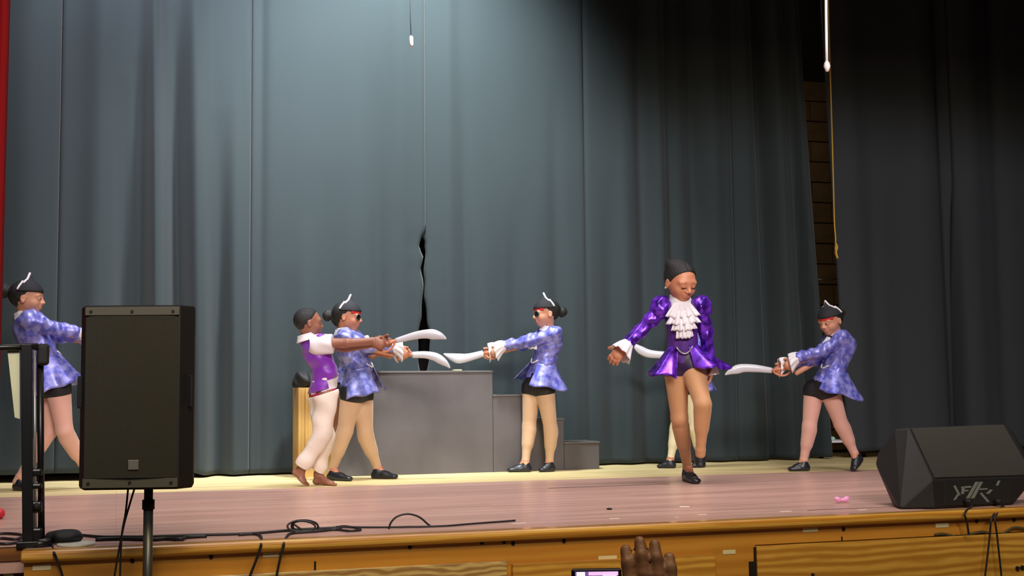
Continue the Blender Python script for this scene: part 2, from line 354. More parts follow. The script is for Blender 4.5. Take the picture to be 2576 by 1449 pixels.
for px, py in ((333, 1411), (531, 1401), (1031, 1376), (1212, 1365), (1268, 1363), (1291, 1367), (1419, 1361), (2122, 1331), (2457, 1311), (2551, 1308)):
    p = wp(px, py, FY-.002); setpar(MB().tube([p+(0, .004, 0), p-(0, .003, 0)], .0085, 12).build('bolt_hole', HOLE), fa)
for px, py in ((2045, 1446), (2560, 1430), (2572, 1428)):
    p = wp(px, py, FY-.026); setpar(MB().tube([p+(0, .006, 0), p-(0, .003, 0)], .011 if px > 2100 else .008, 12).build('bolt_hole', HOLE), fa)
def patch(name, lab, cat, a, b, Y, mat, th=.0015, grp=None):
    A = wp(*a, Y); B = wp(*b, Y)
    o = MB().bbox((A[0], Y-th, min(A[2], B[2])), (B[0], Y, max(A[2], B[2]))).build(name, mat); origin(o, (A+B)/2); tag(o, lab, cat, grp); return o
patch('tape_strip', 'cream tape strip on the stage fascia beside the left corner, under the handrail', 'tape', (82, 1421), (128, 1433), FY-.001, TAPE, grp='tape strips on stage front')
patch('tape_strip', 'cream tape strip on the fascia between the two hanging cables', 'tape', (661, 1390), (702, 1400), FY-.001, TAPE, grp='tape strips on stage front')
patch('tape_strip', 'pale yellow tape strip on the fascia left of the slotted hook hole', 'tape', (2019, 1328), (2057, 1337), FY-.001, TAPE, grp='tape strips on stage front')
patch('tape_strip', 'cream tape strip on the fascia under the left end of the wedge monitor', 'tape', (2353, 1316), (2386, 1326), FY-.001, TAPE, grp='tape strips on stage front')
patch('tape_strip', 'small pale worn strip on the fascia left of the dark vertical gap', 'tape', (1818, 1384), (1850, 1393), FY-.001, TAPE, grp='tape strips on stage front')
patch('tape_strip', 'faded pale strip on the fascia above the phone screen', 'tape', (1505, 1399), (1552, 1409), FY-.001, TAPE, grp='tape strips on stage front')
# slotted wear mark below hook hole
patch('hook_slot', 'thin dark vertical slot in the fascia right of the pale yellow tape', 'slot', (2116, 1350), (2120, 1378), FY-.001, HOLE)
patch('hook_slot', 'thin dark vertical slot in the fascia right of the second hanging cable', 'slot', (790, 1412), (795, 1434), FY-.001, HOLE)
# recessed front left of the stage corner with its outlet plate
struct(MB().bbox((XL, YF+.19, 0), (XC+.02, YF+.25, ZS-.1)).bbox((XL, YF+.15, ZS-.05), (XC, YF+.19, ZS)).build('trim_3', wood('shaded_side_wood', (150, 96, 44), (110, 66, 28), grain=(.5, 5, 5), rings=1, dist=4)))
op = empty('outlet_plate', wp(22, 1435, YF+.18)); tag(op, 'pale cream outlet plate on the recessed wood left of the stage corner', 'outlet')
A = wp(9, 1417, YF+.185); B = wp(34, 1475, YF+.185)
MB().bbox((A[0], YF+.178, B[2]), (B[0], YF+.19, A[2])).build('plate', material('cream_plastic', (214, 205, 150), .5), op, bevel=.003)
MB().tube([wp(22, 1428, YF+.178), wp(22, 1428, YF+.174)], .009, 12).build('socket', GREYP, op)

# ------------------------------------------------------------------ curtains
def curtain(name, lab, edges, px0, px1, Y, hem, mat, folds, zt=6.2, n=None, group=None, eL=None, eR=None, seed=0, panels=None, xr=650):
    """folds: (px, width px, depth m, fade-start 0..1 where 1=top). edges eL/eR: offset(z01) in m added to the border columns."""
    root = empty(name, (float((wp(px0, xr, Y)[0]+wp(px1, xr, Y)[0])/2), Y, zt)); tag(root, lab, 'curtain', group)
    nz = 120; cuts = [px0]+list(panels or [])+[px1]; R = np.random.RandomState(seed)
    ph = R.rand(6)*6
    for a, b in zip(cuts[:-1], cuts[1:]):
        nx = max(int((b-a)/5), 6); u = np.linspace(a, b, nx); zz = np.linspace(0, 1, nz)
        P = np.zeros((nx, nz, 3))
        for i, px in enumerate(u):
            X = float(wp(px, xr, Y)[0])
            hz = hem(px) if callable(hem) else hem; z = ZS+hz+(zt-ZS-hz)*zz
            v = np.clip((z-ZS)/3.9, 0, 1); off = np.zeros(nz); dxx = np.zeros(nz)
            for fp, fw, fd, f0, *ln in folds:
                lean = ln[0] if ln else 0
                q = (px-(fp+lean*(1-v)))/fw; am = np.clip((f0-v)/max(f0*.7, .05), 0, 1) if f0 < 1 else 1
                off += 1.5*fd*np.exp(-q*q)*am
            off += .004*np.sin(px/37+ph[0]+1.2*v)*(1-.6*v)+.0015*np.sin(px/15+ph[1])*(1-.6*v)
            e0 = (px-a); e1 = (b-px)
            off += .02*math.exp(-(min(e0, e1)/4.5)**2)      # panels tuck back at the seams
            if eL: dxx += eL(v)*max(0, 1-(px-px0)/60)
            if eR: dxx += eR(v)*max(0, 1-(px1-px)/60)
            P[i, :, 0] = X+dxx; P[i, :, 1] = Y+off; P[i, :, 2] = z
        grid('curtain_panel', P, mat, root, thick=.004)
    return root
def hemL(px):
    if px < 470: return .056
    if px < 520: return .056-.041*(px-470)/50
    return .015
gapL = lambda v: -.045*np.exp(-((v-.24)/.07)**2)-(.016+.010*np.abs(np.sin(52*v)))*((v > .18) & (v < .47))-.030*np.exp(-((v-.445)/.016)**2)-.018*np.exp(-((v-.40)/.014)**2)
gapR = lambda v: .045*np.exp(-((v-.25)/.06)**2)+(.014+.010*np.abs(np.sin(61*v+1)))*((v > .18) & (v < .46))+.012*np.exp(-((v-.44)/.02)**2)
curtain('back_curtain', 'left half of the dark grey back curtain, ending at the ragged centre opening', None, -160, 1073, YC, hemL, CURT,
        [(60, 50, -.03, 2), (250, 40, -.05, 1.2, -10), (300, 26, .10, .75, 20), (345, 22, .10, .8, 15), (378, 20, -.07, 2, 22), (425, 20, .11, .9, 40), (480, 26, -.06, 1.0, 30), (545, 26, .08, .7, 10), (590, 20, -.04, .8),
         (655, 14, .02, 2), (715, 26, .03, .4, 8), (770, 24, -.03, .5), (830, 26, .025, .6), (890, 24, -.02, .8), (945, 16, .025, .8, 12), (1005, 30, -.02, 1)], panels=[145, 630], eR=gapL, seed=1)
curtain('back_curtain', 'right half of the dark grey back curtain, behind the dancer in purple', None, 1062, 2052, YC+.035, .015, CURT,
        [(1130, 20, -.02, 1), (1165, 16, .03, .8, 12), (1220, 26, -.02, .6), (1290, 20, .03, .55, 6), (1350, 22, -.02, .6), (1395, 18, .03, .8, 10), (1440, 20, -.02, .5), (1530, 22, .03, .6, 10), (1575, 18, -.025, .9),
         (1618, 18, .04, 1.4, 10), (1660, 20, -.03, 1.2), (1688, 14, .03, 1), (1745, 20, .05, 1.1, 14), (1800, 22, -.03, 1), (1885, 16, -.02, 1), (1925, 17, .10, 1.6, 20), (1962, 18, -.04, 1.5, 16), (2004, 10, .13, .93, 28), (2022, 8, -.03, 2, 28)],
        panels=[1475, 1848], eL=gapR, eR=lambda v: .10-.19*v, seed=2)
curtain('side_curtain', 'dark grey side curtain at the right, behind the wedge monitor', None, 2102, 2800, YC+.05, .058, CURT2,
        [(2150, 26, -.02, 1), (2200, 20, .02, .8), (2260, 30, .02, .7), (2330, 30, -.02, 1), (2385, 16, .05, 1.3, 8), (2410, 7, .16, .62, 0), (2450, 30, -.03, 1.2), (2520, 18, .02, 1)], panels=[2408], eL=lambda v: .07-.13*v, seed=3)
# red house curtain at the far left edge
P = []
for i, a in enumerate(np.linspace(-6, 0, 60)):
    col = []
    for z in np.linspace(ZS+.05, 6.3, 30):
        v = (z-ZS)/3.2; X0 = float(wp(3+8*min(v, 1.15), 700, 6.3)[0]); col.append((X0+a*.13, 6.3+.05*math.sin(a*7.5)+.01*math.sin(a*17), z))
    P.append(col)
rc = empty('house_curtain', P[30][29]); tag(rc, 'deep red house curtain edge drawn off at the far left of the stage', 'curtain')
grid('cloth', P, REDC, rc, thick=.005)
# added black sheet behind the back curtain (keeps the backstage dark through the gaps)
mk = MB().bbox((XL+.2, 10.2, ZS+.02), (xat(2025, 700, 10.2), 10.21, 6.3)).build('gap_dark_sheet', BLACK); origin(mk, (0, 10.2, 6.3)); tag(mk, 'added black sheet that keeps the centre opening of the back curtain dark', 'curtain')

# hanging cords
def cord(name, lab, cat, pts, r, mat, n=6): o = MB().tube(pts, r, n).build(name, mat, None, True); origin(o, pts[0]); tag(o, lab, cat); return o
Yc = 5.7
t = empty('pull_cord', wp(2078, -40, Yc)); tag(t, 'white pull cord with a bead end hanging at the top right', 'cord')
WC = material('white_cord', (238, 226, 232), .4)
MB().tube([wp(2075.5, -250, Yc), wp(2078, 30, Yc), wp(2079, 100, Yc), wp(2080, 160, Yc)], .0075, 8).build('cord', WC, t, True)
MB().tube([wp(2080, 154, Yc), wp(2080, 160, Yc), wp(2080.5, 168, Yc), wp(2081, 174, Yc), wp(2081, 180, Yc)], [.008, .015, .018, .012, .008], 10).build('bead', WC, t, True)
Yb = 8.9
t = empty('light_pull', wp(1033, -40, Yb)); tag(t, 'small white pull handle hanging on a thin dark cord before the back curtain', 'pull handle')
MB().tube([wp(1031, -250, Yb), wp(1032, 40, Yb), wp(1034, 92, Yb)], .0028, 6).build('cord', RUBBER, t, True)
MB().tube([wp(1034, 90, Yb), wp(1034.5, 94, Yb), wp(1035, 104, Yb), wp(1035.5, 114, Yb), wp(1035.5, 118, Yb)], [.006, .013, .014, .013, .006], 10).build('handle', WC, t, True)
YEL = material('yellow_rope', (205, 165, 70), .7)
t = empty('yellow_rope', wp(2096, 300, 9.5)); tag(t, 'thin yellow rope with a knotted end hanging down the edge of the side curtain', 'rope')
MB().tube(spline([wp(2074, -520, 9.5), wp(2082, -100, 9.5), wp(2088, 150, 9.5), wp(2093, 330, 9.5), wp(2097, 480, 9.5), wp(2099, 560, 9.5), wp(2102, 600, 9.5), wp(2101, 640, 9.5)], 4), .0065, 6).build('rope', YEL, t, True)
MB().tube(spline([wp(2102, 612, 9.49), wp(2106, 622, 9.49), wp(2103, 634, 9.49), wp(2107, 650, 9.49)], 4), .01, 6).build('knot', YEL, t, True)
# things standing in the slot
o = MB().tube([wp(2050, 703, 10.573), wp(2112, 703, 10.573)], .008, 8).build('metal_bar', SILVER, None, True); origin(o, wp(2080, 703, 10.573)); tag(o, 'thin shiny metal bar across the slot between the curtains', 'bar')
tb = empty('bench', gp(2100, 1150)+np.array([0, .3, 0])); tag(tb, 'low dark bench with a white top edge in the slot behind the rightmost girl', 'bench')
TY = 9.75
a = wp(2062, 1111, TY); b = wp(2190, 1109, TY)
MB().bbox((a[0], TY, a[2]-.013), (b[0], TY+.3, a[2]+.006)).build('bench_top', WHITE, tb, bevel=.002)
for x in (a[0]+.04, b[0]-.04):
    for y in (TY+.05, TY+.25): MB().bbox((x-.015, y-.015, ZS), (x+.015, y+.015, a[2]-.013)).build('leg', BLACK, tb)
g = MB().ball(wp(2093, 1105, TY+.06)+np.array([0, 0, .004]), (.028, .028, .022)).build('green_ball', material('mint_green', (120, 205, 170), .4, col2=(230, 240, 235), vscale=40), None, True)
origin(g, wp(2093, 1105, TY+.06)); tag(g, 'small mint green and white ball on the bench behind the rightmost girl', 'ball')

# ------------------------------------------------------------------ stair unit and crate
RY = 9.22
st = empty('stair_platform', gp(1180, 1190)); tag(st, 'grey painted platform with three steps going down to the right', 'stage steps')
def rz(py): return zat(1200, py, RY)
xs_ = [xat(p, 1050, RY) for p in (842, 1240, 1330, 1418, 1506)]; zs_ = [zat(1240, 932, RY), zat(1290, 992, RY), zat(1385, 1052, RY), zat(1460, 1111, RY)]
for i in range(4):
    nm = 'platform_box' if i == 0 else 'step_box'
    MB().bbox((xs_[i]+.002, RY, ZS), (xs_[i+1], RY+.30, zs_[i]-.016)).build(nm, RISER, st, bevel=.003)
    MB().bbox((xs_[i]+.001, RY-.006, zs_[i]-.015), (xs_[i+1]+.004, RY+.304, zs_[i])).build('tread', material('grey_tread', (100, 97, 96), .5, var=.15) if i == 0 else bpy.data.materials['grey_tread'], st, bevel=.002)
p = wp(1150, 932, RY+.05); o = MB().bbox((p[0]-.03, RY+.02, zs_[0]+.0005), (p[0]+.03, RY+.09, zs_[0]+.009)).build('block_eraser', TAPE, None, bevel=.003); origin(o, (p[0], RY+.05, zs_[0])); o.name = 'cream_block'; tag(o, 'small flat cream block lying on top of the grey platform', 'block')
cr = empty('plywood_crate', gp(790, 1198)); tag(cr, 'pale plywood crate standing behind the boy, left of the grey platform', 'crate')
ca = wp(751, 975, 9.2); cb = wp(838, 975, 9.2)
CW = wood('crate_plywood', (206, 168, 96), (184, 142, 76), grain=(6, 6, .8), rings=1, dist=3, rough=.5)
for x0_, x1_ in ((ca[0], ca[0]+.018), (cb[0]-.018, cb[0])): MB().bbox((x0_, 9.2, ZS), (x1_, 9.5, ca[2])).build('side_panel', CW, cr)
MB().bbox((ca[0]+.018, 9.212, ZS), (cb[0]-.018, 9.23, ca[2]-.001)).build('front_panel', CW, cr)
MB().bbox((ca[0]+.05, 9.2, ZS+.002), (ca[0]+.066, 9.212, ca[2]-.002)).build('batten', CW, cr)
MB().bbox((ca[0]+.018, 9.23, ca[2]-.02), (cb[0]-.018, 9.5, ca[2]-.002)).build('top_panel', CW, cr)
h = Sdf((ca[0]-.08, 9.15, ca[2]-.02), (cb[0]+.05, 9.56, ca[2]+.2), .008)
h.ell((ca[0]+.05, 9.34, ca[2]+.04), np.eye(3), (.075, .12, .085), .03).ell((ca[0]+.15, 9.34, ca[2]+.03), np.eye(3), (.1, .13, .06), .03).wrinkle(.008, 50).cut((0, 0, ca[2]+.001), (0, 0, -1))
o = h.build('folded_cloth', BLACK); origin(o, (ca[0]+.1, 9.34, ca[2])); tag(o, 'heap of black cloth lying on the plywood crate', 'cloth')
#@@PART2
# ------------------------------------------------------------------ people
Z = np.array([0, 0, 1.])
def finger(S, b, D, N, seg, r, ang):
    a = 0; p = b
    for i, (l, c) in enumerate(zip(seg, ang)):
        a += c; q = p+l*(D*math.cos(a)+N*math.sin(a)); S.cap(p, q, r*(1-.08*i), r*(1-.08*(i+1)), .004); p = q
    return p
def hand(S, W, D, N, T, L, curl=.9, spread=.0, thumb=.6):
    D = nrm(D); N = nrm(N-D*(N@D)); T = nrm(T-D*(T@D)-N*(T@N)); u = L
    K = W+D*.50*u
    S.cap(W+D*.06*u, K-D*.06*u, .17*u, .21*u, .01, N, .5)
    S.cap(W+D*.2*u+T*.12*u, K+T*.14*u-D*.05*u, .10*u, .085*u, .01, N, .8)
    for i, (o, ln) in enumerate(((.165, .92), (.055, 1.0), (-.055, .94), (-.16, .76))):
        b = K+T*o*u-D*.02*u*(abs(o) > .1); d = nrm(D+T*spread*(o*4))
        S.cap(W+D*.25*u+T*o*.7*u, b, .075*u, .07*u, .008)
        finger(S, b, d, N, [v*u*ln for v in (.24, .16, .13)], .062*u, (curl*.75, curl*1.05, curl*.8))
    tb = W+D*.14*u+T*.14*u
    finger(S, tb, nrm(D*.75+T*.75), N, [v*u for v in (.2, .17, .14)], .075*u, (thumb*.5, thumb*.5, thumb*.6))
    return K
def headframe(c, F, tilt=(0, 0, 1)):
    F = nrm(F); U = nrm(np.array(tilt, float)-F*(np.array(tilt)@F)); return F, np.cross(F, U), U
def head_prims(S, c, F, R, U, hs, e=0):
    A = (F, R, U); L = lambda f, r, u: c+hs*(f*F+r*R+u*U)
    S.ell(L(-.1, 0, .2), A, (.92*hs, .74*hs, .80*hs), .01)
    S.ell(L(.18, 0, -.3), A, (.64*hs, .60*hs, .68*hs), .04*hs*6)
    S.ell(L(.48, 0, -.80), A, (.24*hs, .26*hs, .18*hs), .03)
    for q in (-1, 1):
        S.ell(L(.50, .34*q, -.30), A, (.27*hs, .24*hs, .27*hs), .02)
        S.ell(L(.70, .27*q, .15), A, (.12*hs, .24*hs, .09*hs), .03)
        S.ell(L(.98, .29*q, -.03), A, (.16*hs, .17*hs, .11*hs), .02, 's')
    S.cap(L(.80, 0, .02), L(.98, 0, -.27), .06*hs, .10*hs, .02)
    for q in (-1, 1):
        S.ell(L(.88, .12*q, -.31), A, (.09*hs, .085*hs, .07*hs), .01)
        S.ell(L(.72, .29*q, -.03), A, (.15*hs, .16*hs, .13*hs), .008)      # closed part of the eye, lids
        S.ell(L(-.05, .77*q, -.10), (F, R, U), (.17*hs, .07*hs, .26*hs), .008)
        S.ell(L(.02, .84*q, -.08), (F, R, U), (.09*hs, .05*hs, .15*hs), .006, 's')
    S.ell(L(.80, 0, -.49), A, (.10*hs, .24*hs, .065*hs), .012); S.ell(L(.78, 0, -.61), A, (.10*hs, .20*hs, .07*hs), .012)
    return L
def face_bits(root, L, F, R, U, hs, lidded=False, lip=(150, 84, 78)):
    A = (F, R, U); lm = bpy.data.materials.get('lips_%d' % lip[0]) or material('lips_%d' % lip[0], lip, .45)
    for q in (-1, 1):
        if lidded:
            MB().tube([L(.83, (.15+.07*k)*q, -.10-.025*math.sin(k/4*math.pi)) for k in range(5)], .022*hs, 6).build('eyelash', HAIR, root, True)
        else:
            o = MB().ball(L(.775, .285*q, -.03), (.11*hs, .12*hs, .062*hs), A, 16, 10).build('eye', EYEW, root, True)
            MB().ball(L(.875, .285*q, -.035), (.035*hs, .062*hs, .055*hs), A, 12, 8).build('iris', EYED, o, True)
        MB().tube([L(.855-.055*abs(k-.8), (.13+.10*k)*q, .16+.05*math.sin(k/3*math.pi)) for k in range(4)], .025*hs, 6).build('eyebrow', HAIR, root, True)
    MB().ball(L(.845, 0, -.50), (.07*hs, .20*hs, .04*hs), A).ball(L(.83, 0, -.60), (.07*hs, .16*hs, .048*hs), A).build('lips', lm, root, True)
def ring(c, a, b, ra, rb, n=48, w=0, nw=9, ph=0):
    return [c+a*ra*math.cos(t)*(1+w*math.sin(nw*t+ph))+b*rb*math.sin(t)*(1+w*math.sin(nw*t+ph)) for t in np.linspace(0, 2*math.pi, n, endpoint=False)]
def cuff(root, W, E, r0, r1, L, mat=WHITE, name='cuff', droop=.02, seed=0, L2=1.0):
    ax = nrm(np.asarray(W)-np.asarray(E)); a = nrm(np.cross(ax, Z)); b = np.cross(a, ax); P = []
    for v in np.linspace(0, 1, 8):
        P.append(ring(W-ax*L*.35+ax*L*v-Z*droop*v*v, a, b, r0+(r1-r0)*v, r0+(r1-r0)*v*1.15, 56, .13*v, 8, seed))
    P = np.array(P).transpose(1, 0, 2); return grid(name, P, mat, root, thick=.003, closed=True)
def collar(root, c, a, b, ra, rb, h, mat=WHITE, name='collar', up=Z, w=.06):
    P = [ring(c+up*h*v, a, b, ra*(1.25-.3*v+.25*max(v-.7, 0)), rb*(1.25-.3*v+.25*max(v-.7, 0)), 48, w*v, 7) for v in np.linspace(-.25, 1, 8)]
    return grid(name, np.array(P).transpose(1, 0, 2), mat, root, thick=.003, closed=True)
def peplum(root, W, side, front, up, rs, rf, L, fl, mat, gap=.5, nr=7, amp=.02, seed=0, name='peplum', a0=None, a1=None):
    P = []; t0 = gap/2 if a0 is None else a0; t1 = 2*math.pi-gap/2 if a1 is None else a1
    for t in np.linspace(t0, t1, 110):
        d = front*math.cos(t)+side*math.sin(t); b = W+front*rf*math.cos(t)+side*rs*math.sin(t); f = fl(t) if callable(fl) else fl; l = L(t) if callable(L) else L
        s_ = math.sin(nr*t+seed); P.append([b+d*(f*v**1.15+amp*v**1.3*s_)-up*(l*v-.35*amp*v*math.cos(nr*t+seed)) for v in np.linspace(0, 1, 14)])
    return grid(name, P, mat, root, thick=.004)
def jabot(root, c, side, front, up, tiers, mat=WHITE):
    for i, (y0, w0, w1, ln, out) in enumerate(tiers):
        P = []
        for u in np.linspace(-1, 1, 50):
            P.append([c-up*(y0+ln*v*(1-.18*abs(u)**2*(.5+.5*math.sin(9*u+i)))+.004*math.sin(u*16+i)*v)+side*u*(w0+(w1-w0)*v)+front*(out*(1-.55*u*u)+.010*math.sin(u*15+i*2)*v+.012*v) for v in np.linspace(0, 1, 8)])
        grid('jabot_tier', P, mat, root, thick=.003)
def pirate_hat(root, L, hs, F, R, U, peak=1.5, band=True):
    sk = lambda p: p
    P = []; top = []; nv = 9
    for a in np.linspace(-math.radians(104), math.radians(104), 61):
        s_ = abs(a)/math.radians(104)
        B = np.array([.90*math.cos(a)-.02, .80*math.sin(a), .36+.0*s_])
        hgt = 1.02+(peak-1.02)*max(0, 1-(s_/.28))**1.3 if s_ < .28 else (1.02-.26*math.sin((s_-.28)/.34*math.pi) if s_ < .62 else .98-.6*((s_-.62)/.38)**1.2)
        T = np.array([.10-.40*s_, .66*math.sin(a)*(1-.1*s_), hgt]); col = []
        for v in np.linspace(0, 1, nv):
            q = B*(1-v)+T*v; e = q-np.array([-.1, 0, .2]); nr_ = math.sqrt((e[0]/.97)**2+(e[1]/.80)**2+(e[2]/.86)**2)
            if nr_ < 1.09: q = np.array([-.1, 0, .2])+e*1.09/nr_
            col.append(L(*q))
        P.append(col); top.append(col[-1])
    h = grid('pirate_hat', P, HATM, root, thick=.004)
    MB().tube(top, .075*hs, 6).build('white_trim', WHITE, h, True)
    if not band: return
    P = [[L(.94*math.cos(a)-.04, .82*math.sin(a), .38-.17*v+.06*s2) for v in (0, .33, .66, 1) for s2 in [abs(a)/1.6*.0]] for a in np.linspace(-1.05, 1.05, 40)]
    grid('bandana', P, REDB, root, thick=.004)
def hair_cap(root, L, hs, F, R, U, bun=None, br=.26, cut=.32, e=.06, low=-.25, mat=HAIR, extra=None):
    c = L(0, 0, .1); S = Sdf(c-2.4*hs, c+2.4*hs, .006); A = (F, R, U)
    S.ell(L(-.12, 0, .22), A, ((.93+e)*hs, (.74+e)*hs, (.82+e)*hs), .01)
    S.cut2(L(.30, 0, .52), nrm(F*.8-U*.6), L(0, 0, 0), F*1.0) if cut else None
    S.cut2(L(0, 0, low), -U, L(-.38, 0, 0), F)
    S.cut(L(0, 0, -.55), -U)
    if bun is not None:
        b = L(*bun); k = br*hs
        S.ell(b, A, (k, k, k), .01)
        for i in range(7): S.ell(b+k*.5*nrm(np.random.RandomState(i).normal(size=3)), A, (.65*k,)*3, .008)
        S.cap(L(-.85, 0, .25) if bun[0] < -.5 else L(-.2, 0, .9), b, .4*k, .5*k, .01)
    return S.build('hair', mat, root)
def shoe(root, H, T, A, s=1.0, mat=SHOE):
    f = nrm(T-H); u = nrm((A-H)-f*((A-H)@f)); sd = np.cross(f, u); ln = np.linalg.norm(T-H)
    S = Sdf(*bounds([H-f*.05, T+f*.05, A+u*.02], .05), .004)
    S.cap(H+u*.024*s+f*.018, H+f*.5*ln+u*.022*s, .029*s, .032*s, .012, u, .95)
    S.cap(H+f*.5*ln+u*.02*s, T-f*.028*s+u*.017*s, .036*s, .030*s, .015, u, .62)
    S.cap(H+f*.03+u*.02, A-u*.012*s, .031*s, .031*s, .02); S.cap(H+f*.05+u*.035*s, H+f*.62*ln+u*.028*s, .033*s, .022*s, .02)
    S.cut(A+u*.002-f*.0, nrm(u+f*.15)); S.cut(H-u*.001, -u)
    o = S.build('shoe', mat, root); return o

class Person:
    def __init__(s, label, group, D, J, **k):
        s.D = D; s.s = k.get('sc', 1.0); g = {}
        for n, v in J.items(): g[n] = v if isinstance(v, np.ndarray) else dp(v[0], v[1], D+(v[2] if len(v) > 2 else 0))
        s.g = g; s.k = k
        s.side = nrm(g['sR']-g['sL']); s.up = nrm(g['neck']-g['pelvis']); s.side = nrm(s.side-s.up*(s.side@s.up)); s.front = nrm(np.cross(s.up, s.side))
        for q in 'RL':
            H, T = g['heel'+q], g['toe'+q]; f = nrm(T-H)
            u0 = Z if abs(f[2]) < .35 else nrm(s.g['k'+q]-H); u = nrm(u0-f*(u0@f)); g['a'+q] = H+f*.035*s.s+u*.078*s.s
        F, R, U = headframe(g['head'], cv(*k['F']), k.get('tilt', (0, 0, 1))); s.hf = (F, R, U); hs = s.hs = k.get('hs', .1)
        base = (g['heelR']+g['heelL'])/2; base = np.array([base[0], base[1], ZS])
        pts = list(g.values())
        for q in 'RL': pts += [g['w'+q]+(g['w'+q]-g['e'+q])*.9]
        S = Sdf(*bounds(pts+[g['head']+U*hs*1.15, g['head']+F*hs*1.2, g['head']-F*hs*1.1], .09), .005)
        s.L = head_prims(S, g['head'], F, R, U, hs)
        w_ = s.s; n = s.front
        S.cap(s.L(-.18, 0, -.45), g['neck']-s.up*.01, .40*hs, .42*hs, .015)
        s.torso(S, 0); s.arms(S, 0); s.legs(S, 0)
        s.hands(S)
        for q in 'RL':
            H, T = g['heel'+q], g['toe'+q]; f = nrm(T-H); A = g['a'+q]; u = nrm((A-H)-f*((A-H)@f)); sd = np.cross(f, u); ln = np.linalg.norm(T-H)
            m = .9 if k.get('bare') else .7
            S.cap(A, H+f*.02+u*.028*w_, .024*w_, .027*w_*m, .02); S.cap(A, H+f*.55*ln+u*.022*w_, .024*w_, .024*w_*m, .02); S.cap(H+f*.02+u*.024*w_, H+f*.7*ln+u*.018*w_, .024*w_*m, .030*w_*m, .02, u, .7)
            if k.get('bare'):
                for i in range(5):
                    o = (i-2)*.0125*w_*(1 if q == 'L' else -1); l2 = (1.0, .97, .93, .88, .82)[i]
                    S.cap(H+f*.66*ln*l2+u*.014*w_-sd*o, T-f*ln*(1-l2)+u*.009*w_-sd*o*1.15, .0095*w_, (.0105 if i == 0 else .0075)*w_, .005)
        s.root = S.build('person', k['skin'], None, base); tag(s.root, label, 'person', group)
    def torso(s, S, e, low=True):
        g = s.g; w = s.s; n = s.front; tw = s.k.get('tw', 1.0)
        if low: S.cap(g['hR'], g['hL'], .060*w+e, .060*w+e, .03)
        if low: S.cap(g['pelvis'], g['waist'], .088*w*tw+e, .078*w*tw+e, .03, n, .82)
        S.cap(g['waist'], g['chest'], .078*w*tw+e, .092*w*tw+e, .03, n, .80)
        S.cap(g['chest'], g['neck']-s.up*.03*w, .090*w*tw+e, .045*w+e, .03, n, .75)
        S.cap(g['sR'], g['sL'], .036*w+e, .036*w+e, .03)
    def arms(s, S, e, which='RL', t=1.0, puff=0):
        g = s.g; w = s.s
        for q in which:
            S.cap(g['s'+q], g['e'+q], .037*w+e, .029*w+e, .015); S.cap(g['e'+q], g['e'+q]+(g['w'+q]-g['e'+q])*t, .030*w+e, (.030-.011*t)*w+e, .012)
            if puff: S.ell(g['s'+q]+(g['e'+q]-g['s'+q])*.12+Z*.012, np.eye(3), (puff,)*3, .02)
    def legs(s, S, e, t=1.0, tr=1.0):
        g = s.g; w = s.s*s.k.get('lw', 1.0)
        for q in 'RL':
            h_, k_, a_ = g['h'+q], g['k'+q], g['a'+q]
            S.cap(h_, k_, .068*w*tr+e, .044*w*tr+e, .02); S.cap(k_, k_+(a_-k_)*t, .043*w*tr+e, (.043-.020*t)*w*tr+e, .02)
            b = nrm(a_-k_); bk = -s.front if not s.k.get('calfdir') is not None else -s.front
            S.cap(k_+(a_-k_)*.16+bk*.010, k_+(a_-k_)*.5+bk*.006, .041*w*tr+e, .033*w*tr+e, .03)
    def hands(s, S):
        for q in 'RL':
            hd = s.k.get('hand'+q); L = .145*s.s*s.k.get('hl', 1)
            if hd is None: continue
            if hd[0] == 'grip':
                P = hd[1]; Hd = nrm(hd[2]); N = nrm(hd[3]); up_ = nrm(np.cross(Hd, N)); up_ = up_ if up_[2] > 0 else -up_
                Dn = nrm(Hd*.75-up_*.65); W = P-N*.026-Dn*L*.42-up_*.0; s.g['w'+q] = s.g['w'+q]*.0+W-Dn*.004
                S.cap(W, s.g['e'+q], .020*s.s, .028*s.s, .01); hand(S, W, Dn, N, nrm(Hd*.65+up_*.75), L, 1.35, 0, 1.1)
            else:
                W = s.g['w'+q]; S.cap(W-nrm(hd[1])*.01, W+nrm(hd[1])*.02, .02*s.s, .018*s.s, .01); hand(S, W, nrm(hd[1]), nrm(hd[2]), nrm(hd[3]), L, hd[4], hd[5] if len(hd) > 5 else .1, .4)
    def box(s, names, pad): return bounds([s.g[n] for n in names], pad)
ALLB = ['neck', 'pelvis', 'sR', 'sL', 'eR', 'eL', 'wR', 'wL', 'hR', 'hL', 'chest']
def tights_shorts_shoes(p, mat, shorts=SHORTS, sc=1.0):
    g = p.g; S = Sdf(*p.box(['hR', 'hL', 'kR', 'kL', 'aR', 'aL', 'pelvis'], .11), .0055)
    p.legs(S, .004); S.cap(g['hR'], g['hL'], .064*p.s, None, .03); S.cap(g['pelvis'], g['pelvis']+p.up*.02, .088*p.s, None, .03, p.front, .82)
    for q in 'RL': S.cap(g['a'+q], g['a'+q]-nrm(g['k'+q]-g['a'+q])*.03, .030*p.s, .030*p.s, .01)
    S.build('tights', mat, p.root)
    S = Sdf(*p.box(['hR', 'hL', 'pelvis', 'waist'], .16), .0055)
    S.cap(g['hR'], g['hL'], .070*p.s, None, .03); S.cap(g['pelvis'], g['waist'], .096*p.s*p.k.get('tw', 1), .082*p.s, .03, p.front, .84)
    for q in 'RL': S.cap(g['h'+q], g['h'+q]+(g['k'+q]-g['h'+q])*.07, .075*p.s*p.k.get('lw', 1), .073*p.s*p.k.get('lw', 1), .02)
    S.build('shorts', shorts, p.root)
    for q in 'RL': shoe(p.root, g['heel'+q], g['toe'+q], g['a'+q], p.s*sc)
